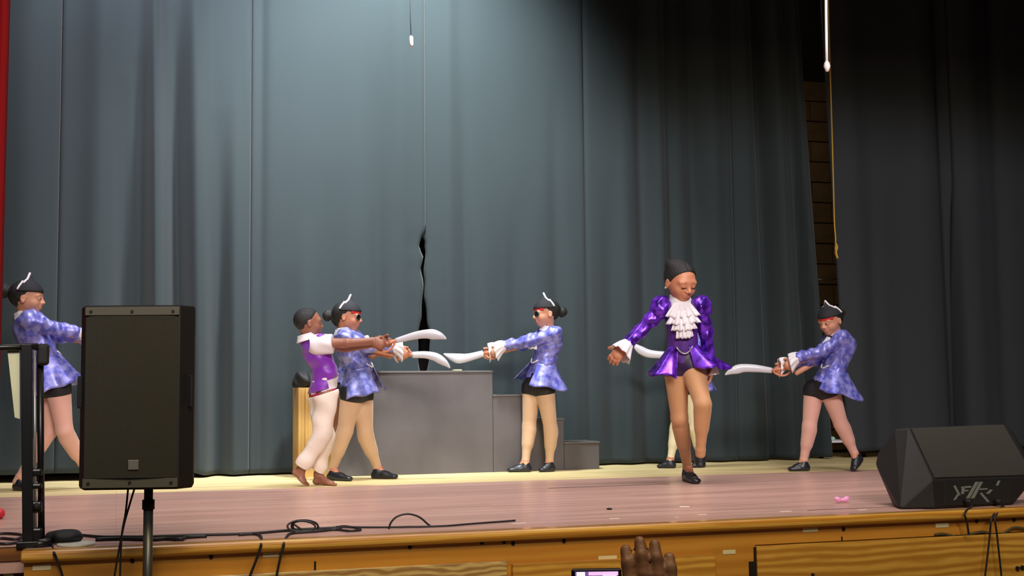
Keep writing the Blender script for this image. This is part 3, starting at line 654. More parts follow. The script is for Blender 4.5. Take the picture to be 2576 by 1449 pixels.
def pirate_girl(label, D, J, jm=LAV, tm=None, cuffs='RL', patch_side=0, hat=True, bun=(-1.25, 0, .05), br=.36, pep=None, puff=.056, jab=True, peak=1.5, band=True, chain=True, **k):
    p = Person(label, None, D, J, **k); g = p.g; r = p.root; F, R, U = p.hf; L = p.L; hs = p.hs
    S = Sdf(*p.box(ALLB+['waist'], .12), .0055); p.torso(S, .013); p.arms(S, .015, 'RL', .93, puff)
    S.cut2(g['pelvis']+p.up*.02, -p.up, g['pelvis']+p.up*.02, -p.up)
    S.wrinkle(.006, 55, len(label)); S.build('jacket', jm, r)
    pep = pep or {}
    peplum(r, g['waist']-p.up*.0, p.side, p.front, p.up, .098*p.s*k.get('tw', 1), .088*p.s*k.get('tw', 1), pep.get('L', .17), pep.get('fl', .06), jm, pep.get('gap', 1.0), pep.get('nr', 7), pep.get('amp', .018), pep.get('seed', 0))
    tights_shorts_shoes(p, tm)
    for q in cuffs: cuff(r, g['w'+q]+nrm(g['e'+q]-g['w'+q])*.012, g['e'+q], .032, .060, .075, seed=len(label)+ord(q), droop=.034)
    collar(r, g['neck']-p.up*.008, p.side, p.front, .050, .050, .035, up=p.up)
    if jab: jabot(r, g['chest']+p.front*.084*p.s*k.get('tw', 1)+p.up*.045, p.side, p.front, p.up, [(0, .02, .05, .065, .034), (.05, .03, .062, .07, .044)])
    if chain:
        c = g['waist']+p.up*.01+p.front*(.088*p.s*k.get('tw', 1)*.82+.018)
        MB().tube([c+p.side*.055*q-p.front*.02*q*q-p.up*(.03*(1-q*q)-.01) for q in np.linspace(-1, 1, 11)], .0055, 6).build('chain', WHITE, r, True)
    hair_cap(r, L, hs, F, R, U, bun, br)
    if hat: pirate_hat(r, L, hs, F, R, U, peak, band)
    face_bits(r, L, F, R, U, hs)
    if patch_side:
        q = patch_side; e = MB().ball(L(.86, .30*q, -.03), (.09*hs, .26*hs, .22*hs), (nrm(F+R*.35*q), nrm(R-F*.35*q), U), 16, 10).build('eye_patch', material('patch_black', (12, 12, 14), .25) if 'patch_black' not in bpy.data.materials else bpy.data.materials['patch_black'], r, True)
        a, b = nrm(R-F*.35*q), U; pts = [L(.90, .30*q, -.03)+hs*(a*.27*math.cos(t)+b*.23*math.sin(t))-F*hs*.06*abs(math.cos(t)) for t in np.linspace(0, 2*math.pi, 24)]
        MB().tube(pts, .02*hs, 6).build('rim', SILVER, e, True)
    return p
def sword(label, d, cl, h0, group=None, guard=True, gdir=-1, gd=0.0):
    """cl: (px, py, half width px) from guard to tip; h0: (px, py) pommel end of the grip."""
    root = empty('toy_sword', dp(cl[0][0], cl[0][1], d)); tag(root, label, 'toy sword', group)
    pts = spline([np.array([a, b, c], float) for a, b, c in cl], 5); C3 = [dp(q[0], q[1], d) for q in pts]; rr = [max(q[2], .8)*d/FPX for q in pts]; V = []
    nd = cv(0, 0, 1); m = len(C3); K = 14
    for i in range(m):
        t = nrm(C3[min(i+1, m-1)]-C3[max(i-1, 0)]); b = nrm(np.cross(nd, t))
        for k_ in range(K):
            a = 2*math.pi*k_/K; V.append(C3[i]+b*rr[i]*math.cos(a)+nd*min(rr[i]*.55, .014)*math.sin(a))
    f = [(i*K+j, i*K+(j+1) % K, (i+1)*K+(j+1) % K, (i+1)*K+j) for i in range(m-1) for j in range(K)]+[tuple(range(K))[::-1], tuple(range((m-1)*K, m*K))]
    mesh('blade', V, f, SWORD, root)
    H = dp(h0[0], h0[1], d); G = C3[0]; MB().tube([G+(G-H)*.05, G*.5+H*.5, H], .0125, 12).ball(H, .017).build('grip', GUARD, root, True)
    if guard:
        ax = nrm(H-G); dn = nrm(np.cross(nd, ax)); dn = dn if dn[2]*gdir > 0 else -dn; ln = np.linalg.norm(H-G)
        MB().tube([G+ax*ln*(.02+.96*t)+dn*(.052*math.sin(math.pi*t)**.7) for t in np.linspace(0, 1, 14)], .0075, 8).build('hand_guard', GUARD, root, True)
    return root
def gdep(px, py): return depth(gp(px, py))
TAN = material('tan_tights', (200, 164, 130), .6, var=.05, sheen=.3); PINK_LIT = material('pink_lit_tights', (214, 164, 150), .6, var=.05, sheen=.3)  # pink tint of the stage light is put into the second tights colour
IVT = material('ivory_tights', (226, 214, 176), .6, var=.04); BRT = material('brown_tights', (136, 86, 56), .6)

# --- girl in the middle of the stage, facing left
d = gdep(1335, 1186); GA, GB = dp(1246, 887, d-.01), dp(1226, 891, d+.02); hdir = dp(1214, 889, d)-dp(1262, 884, d)
pirate_girl('girl in a lavender jacket facing left, standing before the grey platform steps, sword out', d, dict(
    head=(1374, 788, 0), neck=(1378, 829, 0), chest=(1383, 860, 0), waist=(1368, 914, 0), pelvis=(1354, 958, 0),
    sR=(1372, 840, .085), sL=(1398, 840, -.085), eL=(1336, 856, -.085), eR=(1318, 866, .07), wL=(1272, 876, -.02), wR=(1262, 884, .03),
    hR=(1338, 976, .03), hL=(1370, 976, -.04), kR=(1331, 1072, .02), kL=(1385, 1078, -.04),
    heelR=gp(1334, 1187), toeR=gp(1276, 1188), heelL=gp(1392, 1186), toeL=gp(1356, 1188)), F=(-1, -.06, -.32), hs=.101, tw=1.1, lw=1.03, skin=SK1, tm=TAN, patch_side=-1,
    handL=('grip', GA, hdir, cv(0, 0, 1)), handR=('grip', GB, hdir, cv(0, 0, -1)), pep=dict(L=lambda t: .165, fl=lambda t: .075+.06*max(0, math.cos(t-.6))+.03*max(0, -math.cos(t)), gap=1.3, nr=5, amp=.022, seed=1))
sword('white curved toy sword held by the girl in the middle, pointing left', d, [(1216, 889, 8), (1180, 899, 10), (1155, 902, 12.5), (1137, 898, 9.5), (1123, 893, 4.5), (1116, 890, 1.5)], (1262, 880))
# --- rightmost girl, facing left
d = gdep(2010, 1186); GA, GB = dp(1984, 918, d-.015), dp(1960, 930, d+.02); hdir = dp(1940, 932, d)-dp(2000, 922, d)
pirate_girl('rightmost girl in a lavender jacket, looking down at her sword with both arms low', d, dict(
    head=(2090, 806, 0), neck=(2106, 843, 0), chest=(2116, 872, 0), waist=(2099, 930, 0), pelvis=(2074, 968, 0),
    sR=(2094, 852, .085), sL=(2122, 850, -.085), eL=(2070, 884, -.085), eR=(2052, 908, .06), wL=(2012, 908, -.03), wR=(2005, 938, .03),
    hR=(2048, 982, .03), hL=(2086, 980, -.04), kR=(2036, 1072, .02), kL=(2116, 1068, -.03),
    heelR=gp(2034, 1185), toeR=gp(1983, 1186), heelL=(2166, 1158, .02), toeL=(2148, 1187, -.1)), F=(-.80, -.30, -.55), hs=.1, tw=1.1, lw=1.04, skin=SK1, tm=PINK_LIT, jm=LAV, bun=(-1.2, 0, .25), br=.3,
    handL=('grip', GA, hdir, cv(0, 0, 1)), handR=('grip', GB, hdir, cv(0, 0, -1)), pep=dict(L=.165, fl=lambda t: .07+.075*max(0, -math.cos(t)), gap=1.2, nr=5, amp=.024, seed=2))
sword('white curved toy sword held low by the rightmost girl, pointing left', d, [(1942, 932, 7), (1903, 927, 9.5), (1872, 926, 10.5), (1855, 929, 11.5), (1840, 934, 8), (1830, 939, 4.5), (1824, 943, 1.5)], (1996, 922))
# --- girl beside the boy, facing right
d = gdep(905, 1207); GA, GB = dp(1016, 890, d-.015), dp(1003, 893, d+.03); hdir = dp(1037, 893, d)-dp(990, 889, d)
pirate_girl('girl in a blue lavender jacket facing right just behind the boy, wearing an eye patch', d, dict(
    head=(874, 796, 0), neck=(868, 832, 0), chest=(884, 868, 0), waist=(902, 926, 0), pelvis=(896, 972, 0),
    sR=(864, 848, -.09), sL=(884, 848, .09), eR=(920, 872, -.08), eL=(932, 878, .08), wR=(984, 890, -.02), wL=(980, 896, .04),
    hR=(886, 990, -.045), hL=(910, 990, .04), kR=(868, 1085, -.04), kL=(919, 1090, .03),
    heelR=gp(828, 1208), toeR=gp(884, 1211), heelL=gp(938, 1204), toeL=gp(1000, 1205)), F=(1, -.08, -.12), hs=.1, skin=SK3, tm=TAN, jm=LAV2, patch_side=1, bun=(-1.42, 0, -.02), br=.36, tw=1.14, lw=1.12,
    handR=('grip', GA, hdir, cv(0, 0, 1)), handL=('grip', GB, hdir, cv(0, 0, -1)), pep=dict(L=.185, fl=.055, gap=.9, nr=7, amp=.016, seed=.5))
sword('white curved toy sword held by the girl beside the boy, bending down to the right', d, [(1037, 893, 8), (1068, 892.5, 9), (1092, 897, 10.5), (1106, 904, 11), (1118, 912, 8.5), (1127, 920, 4.5), (1132, 926, 1.5)], (986, 888), gdir=1)
# --- leftmost girl, partly behind the loudspeaker
d = gdep(55, 1234); GA, GB = dp(240, 856, d-.015), dp(224, 858, d+.02); hdir = cv(1, .1, 0)
pirate_girl('leftmost girl in a lavender jacket facing right, behind the handrail and the loudspeaker', d, dict(
    head=(68, 750, 0), neck=(60, 792, 0), chest=(76, 836, 0), waist=(112, 905, 0), pelvis=(126, 958, 0),
    sR=(72, 806, -.095), sL=(58, 808, .09), eR=(142, 828, -.09), eL=(130, 846, .08), wR=(212, 850, -.02), wL=(208, 856, .04),
    hR=(146, 976, -.045), hL=(128, 976, .05), kR=(162, 1082, -.03), kL=(120, 1088, .03),
    heelR=gp(212, 1226), toeR=gp(266, 1226), heelL=gp(38, 1234), toeL=gp(88, 1235)), F=(1, -.02, .12), hs=.106, skin=SK1, tm=PINK_LIT, jm=LAV, bun=(-1.35, 0, .42), br=.40, tw=1.14, lw=1.05, sc=1.04, puff=.066, band=False,
    handR=('grip', GA, hdir, cv(0, 0, 1)), handL=('grip', GB, hdir, cv(0, 0, -1)), pep=dict(L=.205, fl=lambda t: .05+.07*max(0, math.cos(t+.5)), gap=.8, nr=6, amp=.02, seed=1))
sword('white curved toy sword of the leftmost girl, hidden behind the loudspeaker', d, [(262, 852, 8), (296, 846, 10), (325, 842, 12), (345, 844, 9), (358, 850, 4), (364, 854, 1.5)], (214, 858))
# --- girl behind the dancer in purple
d = gdep(1680, 1178)+.02; GA, GB = dp(1700, 893, d-.015), dp(1714, 892, d+.02); hdir = cv(-1, 0, 0)
pirate_girl('girl almost hidden behind the dancer in purple, only ivory legs and jacket edge showing', d, dict(
    head=(1734, 806, 0), neck=(1750, 838, 0), chest=(1760, 868, 0), waist=(1752, 922, 0), pelvis=(1738, 962, 0),
    sR=(1744, 846, .08), sL=(1766, 848, -.08), eL=(1745, 882, -.10), eR=(1742, 884, .07), wL=(1722, 890, -.02), wR=(1726, 892, .03),
    hR=(1722, 978, .03), hL=(1740, 976, -.04), kR=(1700, 1078, .02), kL=(1748, 1078, -.02),
    heelR=gp(1698, 1178), toeR=gp(1653, 1178), heelL=gp(1772, 1176), toeL=gp(1738, 1177)), F=(-1, -.1, 0), hs=.094, skin=SK1, tm=IVT, jm=LAV, sc=.92, bun=(-1.0, 0, .3), br=.22, peak=1.2,
    handL=('grip', GA, hdir, cv(0, 0, 1)), handR=('grip', GB, hdir, cv(0, 0, -1)), pep=dict(L=.17, fl=lambda t: .04+.06*max(0, -math.cos(t+.3)), gap=1.0, nr=6, amp=.014, seed=2))
sword('white curved toy sword showing left of the dancer in purple at hip height', d, [(1684, 893, 8), (1652, 892, 9.5), (1630, 889, 10.5), (1612, 881, 10.5), (1601, 873, 7.5), (1595, 866, 3.5), (1592, 862, 1.5)], (1726, 893))
# --- child behind the boy and girl
d = gdep(858, 1198); GA, GB = dp(938, 892, d), dp(950, 886, d+.05); hdir = cv(1, .1, 0)
pirate_girl('child in brown tights almost hidden between the boy and the girl beside him', d, dict(
    head=(866, 806, .02), neck=(862, 838, 0), chest=(872, 868, 0), waist=(876, 924, 0), pelvis=(866, 966, 0),
    sR=(858, 850, -.08), sL=(872, 850, .08), eR=(894, 890, -.07), eL=(896, 892, .07), wR=(926, 894, -.01), wL=(930, 892, .05),
    hR=(864, 980, -.03), hL=(856, 980, .04), kR=(850, 1082, -.02), kL=(822, 1086, .02),
    heelR=gp(836, 1196), toeR=gp(874, 1196), heelL=gp(772, 1199), toeL=gp(808, 1199)), F=(1, -.1, .1), hs=.09, skin=SK4, tm=BRT, jm=LAV2, sc=.86, hat=False, bun=(-.9, 0, .2), br=.18, cuffs='', chain=False,
    handR=('grip', GA, hdir, cv(0, 0, 1)), handL=('grip', GB, hdir, cv(0, 0, -1)), pep=dict(L=.12, fl=.01, amp=.006))
# --- the boy
d = gdep(805, 1222); GA, GB = dp(956, 866, d-.02), dp(974, 861, d+.01); hdir = dp(997, 857, d)-dp(945, 872, d)
p = Person('small barefoot boy in a purple vest and white trousers, leaning back with a sword', None, d, dict(
    head=(776, 812, 0), neck=(772, 848, 0), chest=(795, 882, 0), waist=(818, 936, 0), pelvis=(812, 978, 0),
    sR=(808, 862, -.075), sL=(792, 862, .08), eR=(874, 862, -.085), eL=(868, 876, .07), wR=(934, 862, -.03), wL=(938, 868, .03),
    hR=(820, 996, -.035), hL=(802, 996, .04), kR=(808, 1096, -.05), kL=(814, 1102, .03),
    heelR=(733, 1190, -.02), toeR=(770, 1223, -.03), heelL=gp(790, 1220), toeL=gp(850, 1222)), F=(1, 0, .35), hs=.092, skin=SK2, bare=True, sc=.92, hl=1.05,
    handR=('grip', GA, hdir, cv(0, 0, 1)), handL=('grip', GB, hdir, cv(0, 0, -1)))
g = p.g; F, R, U = p.hf
S = Sdf(*p.box(['neck', 'pelvis', 'sR', 'sL', 'hR', 'hL', 'chest'], .13), .0055); p.torso(S, .018); S.cap(g['sR'], g['sL'], .052, None, .03); S.wrinkle(.006, 45, 4)
S.cut(g['pelvis']-p.up*.005, -p.up); S.cut(g['neck']+p.up*.0, p.up); S.cut2(dp(835, 953, p.D), -p.up, g['pelvis']+p.front*.018, p.front)
S.build('vest', VEST, p.root)
S = Sdf(*p.box(['pelvis', 'hR', 'hL', 'waist'], .14), .0055); S.cap(g['pelvis']-p.up*.03, g['waist'], .092, .088, .02, p.front, .92); S.wrinkle(.005, 50, 2); S.cut(g['pelvis']-p.up*.02, -p.up); S.cut(g['waist']-p.up*.03, p.up)
S.build('shirt_tail', BOYW, p.root)
S = Sdf(*p.box(['pelvis', 'hR', 'hL'], .13), .0055); S.cap(g['pelvis']-p.up*.03, g['pelvis']-p.up*.0, .094, None, .02, p.front, .9); S.cut(g['pelvis']-p.up*.052, -p.up); S.cut(g['pelvis']-p.up*.015, p.up)
S.build('sash', SASH, p.root)
for q in 'RL':
    S = Sdf(*bounds([g['s'+q], g['e'+q]], .08), .0055); a = g['s'+q]-Z*.012; b = g['e'+q]; t = nrm(b-a); S.cap(a-t*.02, a+(b-a)*.36, .069, .064, .02); S.wrinkle(.003, 50, 7); S.cut(a+(b-a)*.44, t); S.build('sleeve', BOYW, p.root)
S = Sdf(*p.box(['pelvis', 'hR', 'hL', 'kR', 'kL', 'aR', 'aL'], .12), .0055)
S.cap(g['hR'], g['hL'], .070, None, .03); S.cap(g['pelvis']-p.up*.03, (g['hR']+g['hL'])/2, .082, .08, .03, p.front, .9)
for q in 'RL':
    a_ = g['a'+q]+(g['k'+q]-g['a'+q])*.10
    S.cap(g['h'+q], g['k'+q], .078, .060, .03); S.cap(g['k'+q], a_, .062, .050, .03); pass
S.wrinkle(.007, 26, 11); 
for q in 'RL':
    t = nrm(g['a'+q]-g['k'+q]); S.cut2(g['a'+q]-t*.012, t, g['a'+q]-t*.012, t)
S.cut(g['pelvis']-p.up*.03, p.up); S.build('trousers', IVORY, p.root)
collar(p.root, g['neck']-p.up*.012, p.side, p.front, .058, .056, .035, mat=BOYW, up=p.up, w=.02)
hair_cap(p.root, p.L, p.hs, F, R, U, None, e=.035, low=-.15)
face_bits(p.root, p.L, F, R, U, p.hs, lip=(110, 62, 56))
sword('white curved toy sword raised by the boy, the topmost of the swords', d, [(995, 857.5, 6.5), (1041, 845, 9.5), (1068, 840.5, 11), (1088, 841, 13), (1105, 844.5, 10), (1117, 849.5, 5), (1123, 853, 1.5)], (942, 871), gdir=-1)
# --- the dancer in purple
d = gdep(1740, 1216)
p = Person('tall dancer in a purple sequin jacket with white ruffled jabot, standing on one leg', None, d, dict(
    head=(1712, 709, -.02), neck=(1711, 758, 0), chest=(1715, 800, 0), waist=(1717, 868, 0), pelvis=(1722, 908, 0),
    sR=(1666, 774, 0), sL=(1762, 772, .0), eR=(1612, 832, -.02), eL=(1777, 838, .02), wR=(1575, 870, -.08), wL=(1785, 912, .02),
    hR=(1700, 925, .02), hL=(1742, 922, -.02), kR=(1709, 1052, 0), kL=(1768, 1018, -.17),
    heelR=gp(1728, 1208), toeR=gp(1753, 1218), heelL=(1757, 1140, .0), toeL=(1762, 1180, -.09)), F=(.42, -.36, -.85), tilt=(-.03, 0, 1), hs=.122, skin=SK3, sc=1.1, lw=1.02, tw=.96, hl=1.05,
    handR=('open', cv(-.75, -.75, -.1), cv(.1, -.3, 1), cv(-.5, .3, -.6), .55, .25), handL=('open', cv(.05, -1, 0), cv(-1, 0, 0), cv(0, 0, -1), .4))
g = p.g; F, R, U = p.hf
S = Sdf(*p.box(['neck', 'pelvis', 'sR', 'sL', 'chest', 'waist'], .13), .005); p.torso(S, .010); S.cut(g['pelvis']-p.up*.01, -p.up); S.cut(g['neck']+p.up*.0, p.up); S.wrinkle(.002, 60, 1); S.build('bodice', PURT, p.root)
for q in 'RL':
    S = Sdf(*p.box(['s'+q, 'e'+q, 'w'+q], .1), .005); p.arms(S, .014, q, .95, .064); S.ell(g['s'+q]+Z*.03+(g['s'+q]-g['neck'])*.05, np.eye(3), (.05, .05, .05), .03); S.wrinkle(.005, 60, 3); S.build('sleeve', PUR, p.root)
    cuff(p.root, g['w'+q]+nrm(g['w'+q]-g['e'+q])*(.0 if q == 'R' else .02), g['e'+q], .034, .068 if q == 'R' else .05, .085 if q == 'R' else .06, seed=3, droop=.02)
peplum(p.root, g['waist'], p.side, p.front, p.up, .095, .078, lambda t: .20-.02*math.sin(t), lambda t: .05+(.085 if math.sin(t) > 0 else .16)*abs(math.sin(t))**1.2, PUR, a0=.42, a1=math.pi, nr=7, amp=.032, name='peplum')
peplum(p.root, g['waist'], p.side, p.front, p.up, .095, .078, lambda t: .115+.05*abs(math.sin(t)), lambda t: .06+.12*abs(math.sin(t))**1.2, PUR, a0=math.pi, a1=2*math.pi-.30, nr=7, amp=.032, name='peplum')
tights_shorts_shoes(p, material('dancer_tights', (190, 140, 96), .6, var=.05, sheen=.2), material('dark_purple_shorts', (40, 14, 60), .5))
c = g['neck']+p.front*.0
collar(p.root, g['neck']-p.up*.012, p.side, p.front, .062, .060, .06, up=p.up, w=.04)
jabot(p.root, g['neck']+p.front*.062-p.up*.005, p.side, p.front, p.up, [(.0, .05, .115, .095, .026), (.055, .06, .115, .085, .036), (.105, .055, .085, .075, .042), (.15, .045, .058, .08, .040)])
cc = g['waist']+p.front*.094-p.up*.006
MB().tube([cc+p.side*.052*q-p.up*.045*(1-q*q) for q in np.linspace(-1, 1, 13)], .0055, 6).build('chain', SILVER, p.root, True)
S = Sdf(g['head']-2*p.hs, g['head']+2.0*p.hs, .005); A = (F, R, U); hs = p.hs; L = p.L
S.ell(L(-.14, 0, .24), A, (.98*hs, .80*hs, .86*hs), .01); S.cut2(L(.40, 0, .42), nrm(F*.8-U*.55), L(.05, 0, 0), F); S.cut2(L(0, 0, -.2), -U, L(-.35, 0, 0), F); S.cut(L(0, 0, -.5), -U)
S.ell(L(-.42, .26, .80), A, (.46*hs, .50*hs, .36*hs), .03); S.cap(L(.7, 0, .75), L(.0, 0, 1.16), .02*hs, .02*hs, .01, op='s')
S.build('hair', HAIR, p.root); face_bits(p.root, L, F, R, U, hs, lidded=True, lip=(150, 80, 76))
for q in (-1, 1): MB().ball(L(-.02, .86*q, -.33), .07*hs).build('earring', SILVER, p.root, True)
#@@PART3
# ------------------------------------------------------------------ loudspeaker on its stand
d = 4.70; ax = cv(1, 0, .05); az = Z; ay = np.cross(az, ax)
c0 = dp(331, 1000, d); c0[2] = 0
ztop = dp(331, 766.5, d)[2]; zbot = dp(331, 1231, d)[2]
sp = empty('loudspeaker', (c0[0], c0[1], zbot)); tag(sp, 'large black loudspeaker with a dark grille on a pole stand at the left', 'loudspeaker')
def lp(x, y, z): return c0+ax*x+ay*y+Z*z
plan = [(-.174, .0), (.174, .0), (.214, .075), (.200, .16), (.150, .36), (-.150, .36), (-.196, .16), (-.208, .075)]
V = [lp(x*(1 if z < 1 else 1), y, zz) for z, zz in ((0, zbot+.012), (1, ztop-.006)) for x, y in plan]; n = len(plan)
V0 = [lp(x*.97, y+.004, zbot) for x, y in plan]; V1 = [lp(x*.98, y+.004, ztop) for x, y in plan]
V = V0+V+V1; F = [tuple(range(n))[::-1], tuple(range(3*n, 4*n))]+[(r*n+i, r*n+(i+1) % n, (r+1)*n+(i+1) % n, (r+1)*n+i) for r in range(3) for i in range(n)]
MB().add(V, F).build('cabinet', PLASTIC, sp, bevel=.004)
A_ = (ax, ay, Z); hz = (ztop+zbot)/2; H_ = ztop-zbot
g_ = MB()
pr = [(-.168, 0), (-.12, -.012), (0, -.018), (.12, -.012), (.168, 0)]
for z in (zbot+.045, ztop-.035): pass
m_ = MB(); V = [lp(x, y-.001, z) for z in (zbot+.044, ztop-.040) for x, y in pr+[(.168, .008), (-.168, .008)]]; k = 7
m_.add(V, [(i, (i+1) % k, k+(i+1) % k, k+i) for i in range(k)]+[tuple(range(k))[::-1], tuple(range(k, 2*k))])
m_.build('grille', GRILLE, sp)
for z0, z1, nm in ((zbot+.008, zbot+.042, 'bottom_strip'), (ztop-.038, ztop-.008, 'top_strip')):
    MB().box(lp(0, -.004, (z0+z1)/2), (.344, .012, z1-z0), A_).build(nm, GREYP if False else material(nm, (82, 80, 68), .5), sp, bevel=.002)
for x, z in ((-.15, zbot+.025), (0, zbot+.027), (.15, zbot+.025), (-.15, ztop-.024), (0, ztop-.024), (.15, ztop-.024)):
    MB().tube([lp(x, -.009, z), lp(x, -.013, z)], .006, 10).build('screw', BLACK, sp)
q = dp(342, 1168, d); q = (q-c0)@ax, q[2]
MB().box(lp(q[0], -.021, q[1]), (.038, .006, .036), A_).build('badge', material('badge_grey', (150, 148, 140), .35, metal=.6), sp, bevel=.002)
for s_ in (-1, 1): MB().box(lp(s_*.196+.003, .045, hz+.02), (.008, .035, .12), (nrm(ax*.5+ay*.86*s_), nrm(ay*.5-ax*.86*s_), Z)).build('handle', BLACK, sp, bevel=.004)
ss = empty('speaker_stand', lp(.032, .15, 0)); ss.location[2] = 0; tag(ss, 'black pole stand carrying the left loudspeaker in front of the stage', 'stand')
def sl(x, y, z): return lp(.032+x, .15+y, z)
zt_ = dp(353, 1268, d)[2]
MB().tube([sl(0, 0, zbot-.001), sl(0, 0, zt_)], .0165, 16).build('inner_pole', BLACK, ss, True)
MB().tube([sl(0, 0, zt_), sl(0, 0, .55)], .018, 16).build('pole', material('grey_pole', (84, 82, 74), .35, metal=.4), ss, True)
MB().tube([sl(0, 0, zt_+.006), sl(0, 0, zt_-.03)], .023, 16).build('collar', BLACK, ss, True)
MB().tube([sl(0, 0, .62), sl(0, 0, .50)], .03, 16).build('hub', BLACK, ss, True)
for i in range(3):
    a = 2.1*i+.4; MB().tube([sl(0, 0, .58), sl(.5*math.cos(a), .3*math.sin(a), .012)], .012, 10).build('leg', STEEL, ss, True)
    MB().tube([sl(0, 0, .25), sl(.29*math.cos(a), .17*math.sin(a), .25)], .006, 8).build('brace', STEEL, ss, True)
# ------------------------------------------------------------------ wedge monitor
wd = gp(2350, 1279); D0 = depth(wd)
wm = empty('wedge_monitor', gp(2440, 1272)); tag(wm, 'black wedge-shaped stage monitor lying on the right edge of the stage', 'loudspeaker')
R1 = gp(2352, 1279, ZS+.003); R2 = gp(2548, 1269, ZS+.003); T4 = dp(2345, 1207, D0-.015); T1 = dp(2284, 1077, D0+.20)
def onplane(px, py, a, b, c, off=0):
    n_ = np.cross(b-a, c-a); r_ = ray(px, py); return CP+r_*(((a-CP)@n_)/(r_@n_))
T3 = onplane(2604, 1199, R1, R2, T4); T2 = onplane(2526, 1067, T4, T3, T1)
Bq = [dp(2252, 1079, D0+.26), dp(2208, 1140, D0+.36), dp(2202, 1168, D0+.34), dp(2226, 1215, D0+.24)]
Cq = gp(2264, 1280, ZS+.003)
R3 = R2+(Cq-R1)*.2+cv(0, 0, 1)*.2; R3[2] = ZS+.003
T5 = dp(2540, 1072, D0+.44); T6 = dp(2612, 1192, D0+.50); C3 = Cq+cv(.12, 0, 1)*.2; C3[2] = ZS+.003
import bmesh
bm_ = bmesh.new()
for v in [T4, T3, T1, T2, *Bq, Cq, R1, R2, R3, T5, T6, C3]: bm_.verts.new([float(x) for x in v])
bmesh.ops.convex_hull(bm_, input=list(bm_.verts)); bmesh.ops.dissolve_limit(bm_, angle_limit=.06, verts=bm_.verts, edges=bm_.edges)
me = bpy.data.meshes.new('cabinet'); bm_.to_mesh(me); me.materials.append(PLASTIC); o = bpy.data.objects.new('cabinet', me); COL.objects.link(o); setpar(o, wm)
b_ = o.modifiers.new('bevel', 'BEVEL'); b_.width = .008; b_.segments = 3
nl = nrm(np.cross(T3-T4, T1-T4)); nl = nl if nl@CF < 0 else -nl
def quad_plate(name, cs, th, mat, parent, nn): V = [c+nn*.001 for c in cs]+[c+nn*th for c in cs]; return MB().add(V, [(3, 2, 1, 0), (4, 5, 6, 7)]+[(i, (i+1) % 4, 4+(i+1) % 4, 4+i) for i in range(4)]).build(name, mat, parent, bevel=.002)
mid = (T1+T2+T3+T4)/4; quad_plate('grille', [mid+(c-mid)*.955 for c in (T4, T3, T2, T1)], .008, material('wedge_grille', (44, 39, 30), .6, bump=.5, bscale=900), wm, nl)
# rear connector panel
nb = nrm(np.cross(R2-R1, T4-R1)); nb = nb if nb@CF < 0 else -nb
def onp(px, py):                           # point on the rear face
    r_ = ray(px, py); return CP+r_*(((R1-CP)@nb)/(r_@nb))
quad_plate('rear_panel', [onp(2372, 1272), onp(2536, 1266), onp(2546, 1209), onp(2372, 1211)], .005, material('rear_panel_black', (34, 34, 32), .45), wm, nb)
LG = material('pale_logo_ink', (112, 120, 112), .6)
for st_ in ([(2428, 1254), (2437, 1254), (2461, 1212), (2452, 1212)], [(2440, 1254), (2449, 1254), (2471, 1212), (2463, 1212)], [(2416, 1229), (2442, 1227), (2441, 1222), (2416, 1224)], [(2416, 1243), (2423, 1243), (2426, 1224), (2418, 1224)], [(2419, 1237), (2434, 1236), (2435, 1232), (2420, 1233)],
            [(2396, 1222), (2402, 1221), (2415, 1246), (2409, 1247)], [(2396, 1258), (2402, 1258), (2414, 1240), (2408, 1240)], [(2456, 1233), (2482, 1232), (2483, 1228), (2457, 1229)], [(2462, 1241), (2468, 1239), (2488, 1262), (2482, 1264)], [(2478, 1242), (2486, 1243), (2496, 1232), (2489, 1231)], [(2503, 1222), (2509, 1222), (2515, 1209), (2509, 1209)]):
    quad_plate('logo_stroke', [onp(*q) for q in st_], .0075, LG, wm, nb)
for px in (2424, 2500): p_ = onp(px, 1262); MB().tube([p_+nb*.004, p_+nb*.05], .011, 10).build('plug', BLACK, wm, True)
hc = (Bq[1]+Cq+T4+T1)/4; nh = nrm(np.cross(T4-T1, Cq-T1)); nh = nh if nh@CF < 0 else -nh
MB().box(hc+nh*.004, (.10, .03, .012), (nrm(T4-T1), nrm(np.cross(nh, T4-T1)), nh)).build('side_handle', material('handle_dark', (12, 9, 8), .8), wm, bevel=.008)
# ------------------------------------------------------------------ handrail at the stage steps
HY = 5.50; hr = empty('handrail', gp(72, 1374)); tag(hr, 'black steel handrail standing on the left front corner of the stage', 'handrail')
def hb(name, a, b, wdt, dep, mat=STEEL):
    A, B = wp(*a, HY), wp(*b, HY); MB().box((A+B)/2, (wdt, dep, abs(B[2]-A[2])), (nrm(np.cross((0, 1, 0), nrm(A-B))), np.array([0, 1., 0]), nrm(A-B))).build(name, mat, hr, bevel=.003)
hb('post', (67, 866), (71, 1378), .042, .042)
A, B = wp(101, 905, HY+.04), wp(104, 1378, HY+.04); B[2] = ZS; MB().tube([A, B], .0135, 12).build('post', STEEL, hr, True)
MB().tube([wp(87, 880, HY), wp(89, 1372, HY)], .0055, 8).build('rod', SILVER, hr, True)
MB().tube([wp(-220, 876, HY), wp(0, 874, HY), wp(96, 872, HY)], .014, 12).build('top_rail', STEEL, hr, True)
cp_ = wp(108, 892, HY+.02); MB().box(cp_, (.048, .05, .088)).build('end_cap', BLACK, hr, bevel=.014, seg=4)
for py, h_ in ((1188, .03), (1222, .022), (1275, .045), (1346, .06)): MB().box(wp(90, py, HY+.02), (.05, .06, h_)).build('bracket', STEEL, hr, bevel=.008)
q = wp(92, 1275, HY-.02); MB().ball(q, (.016, .02, .016)).build('knob', BLACK, hr, True)
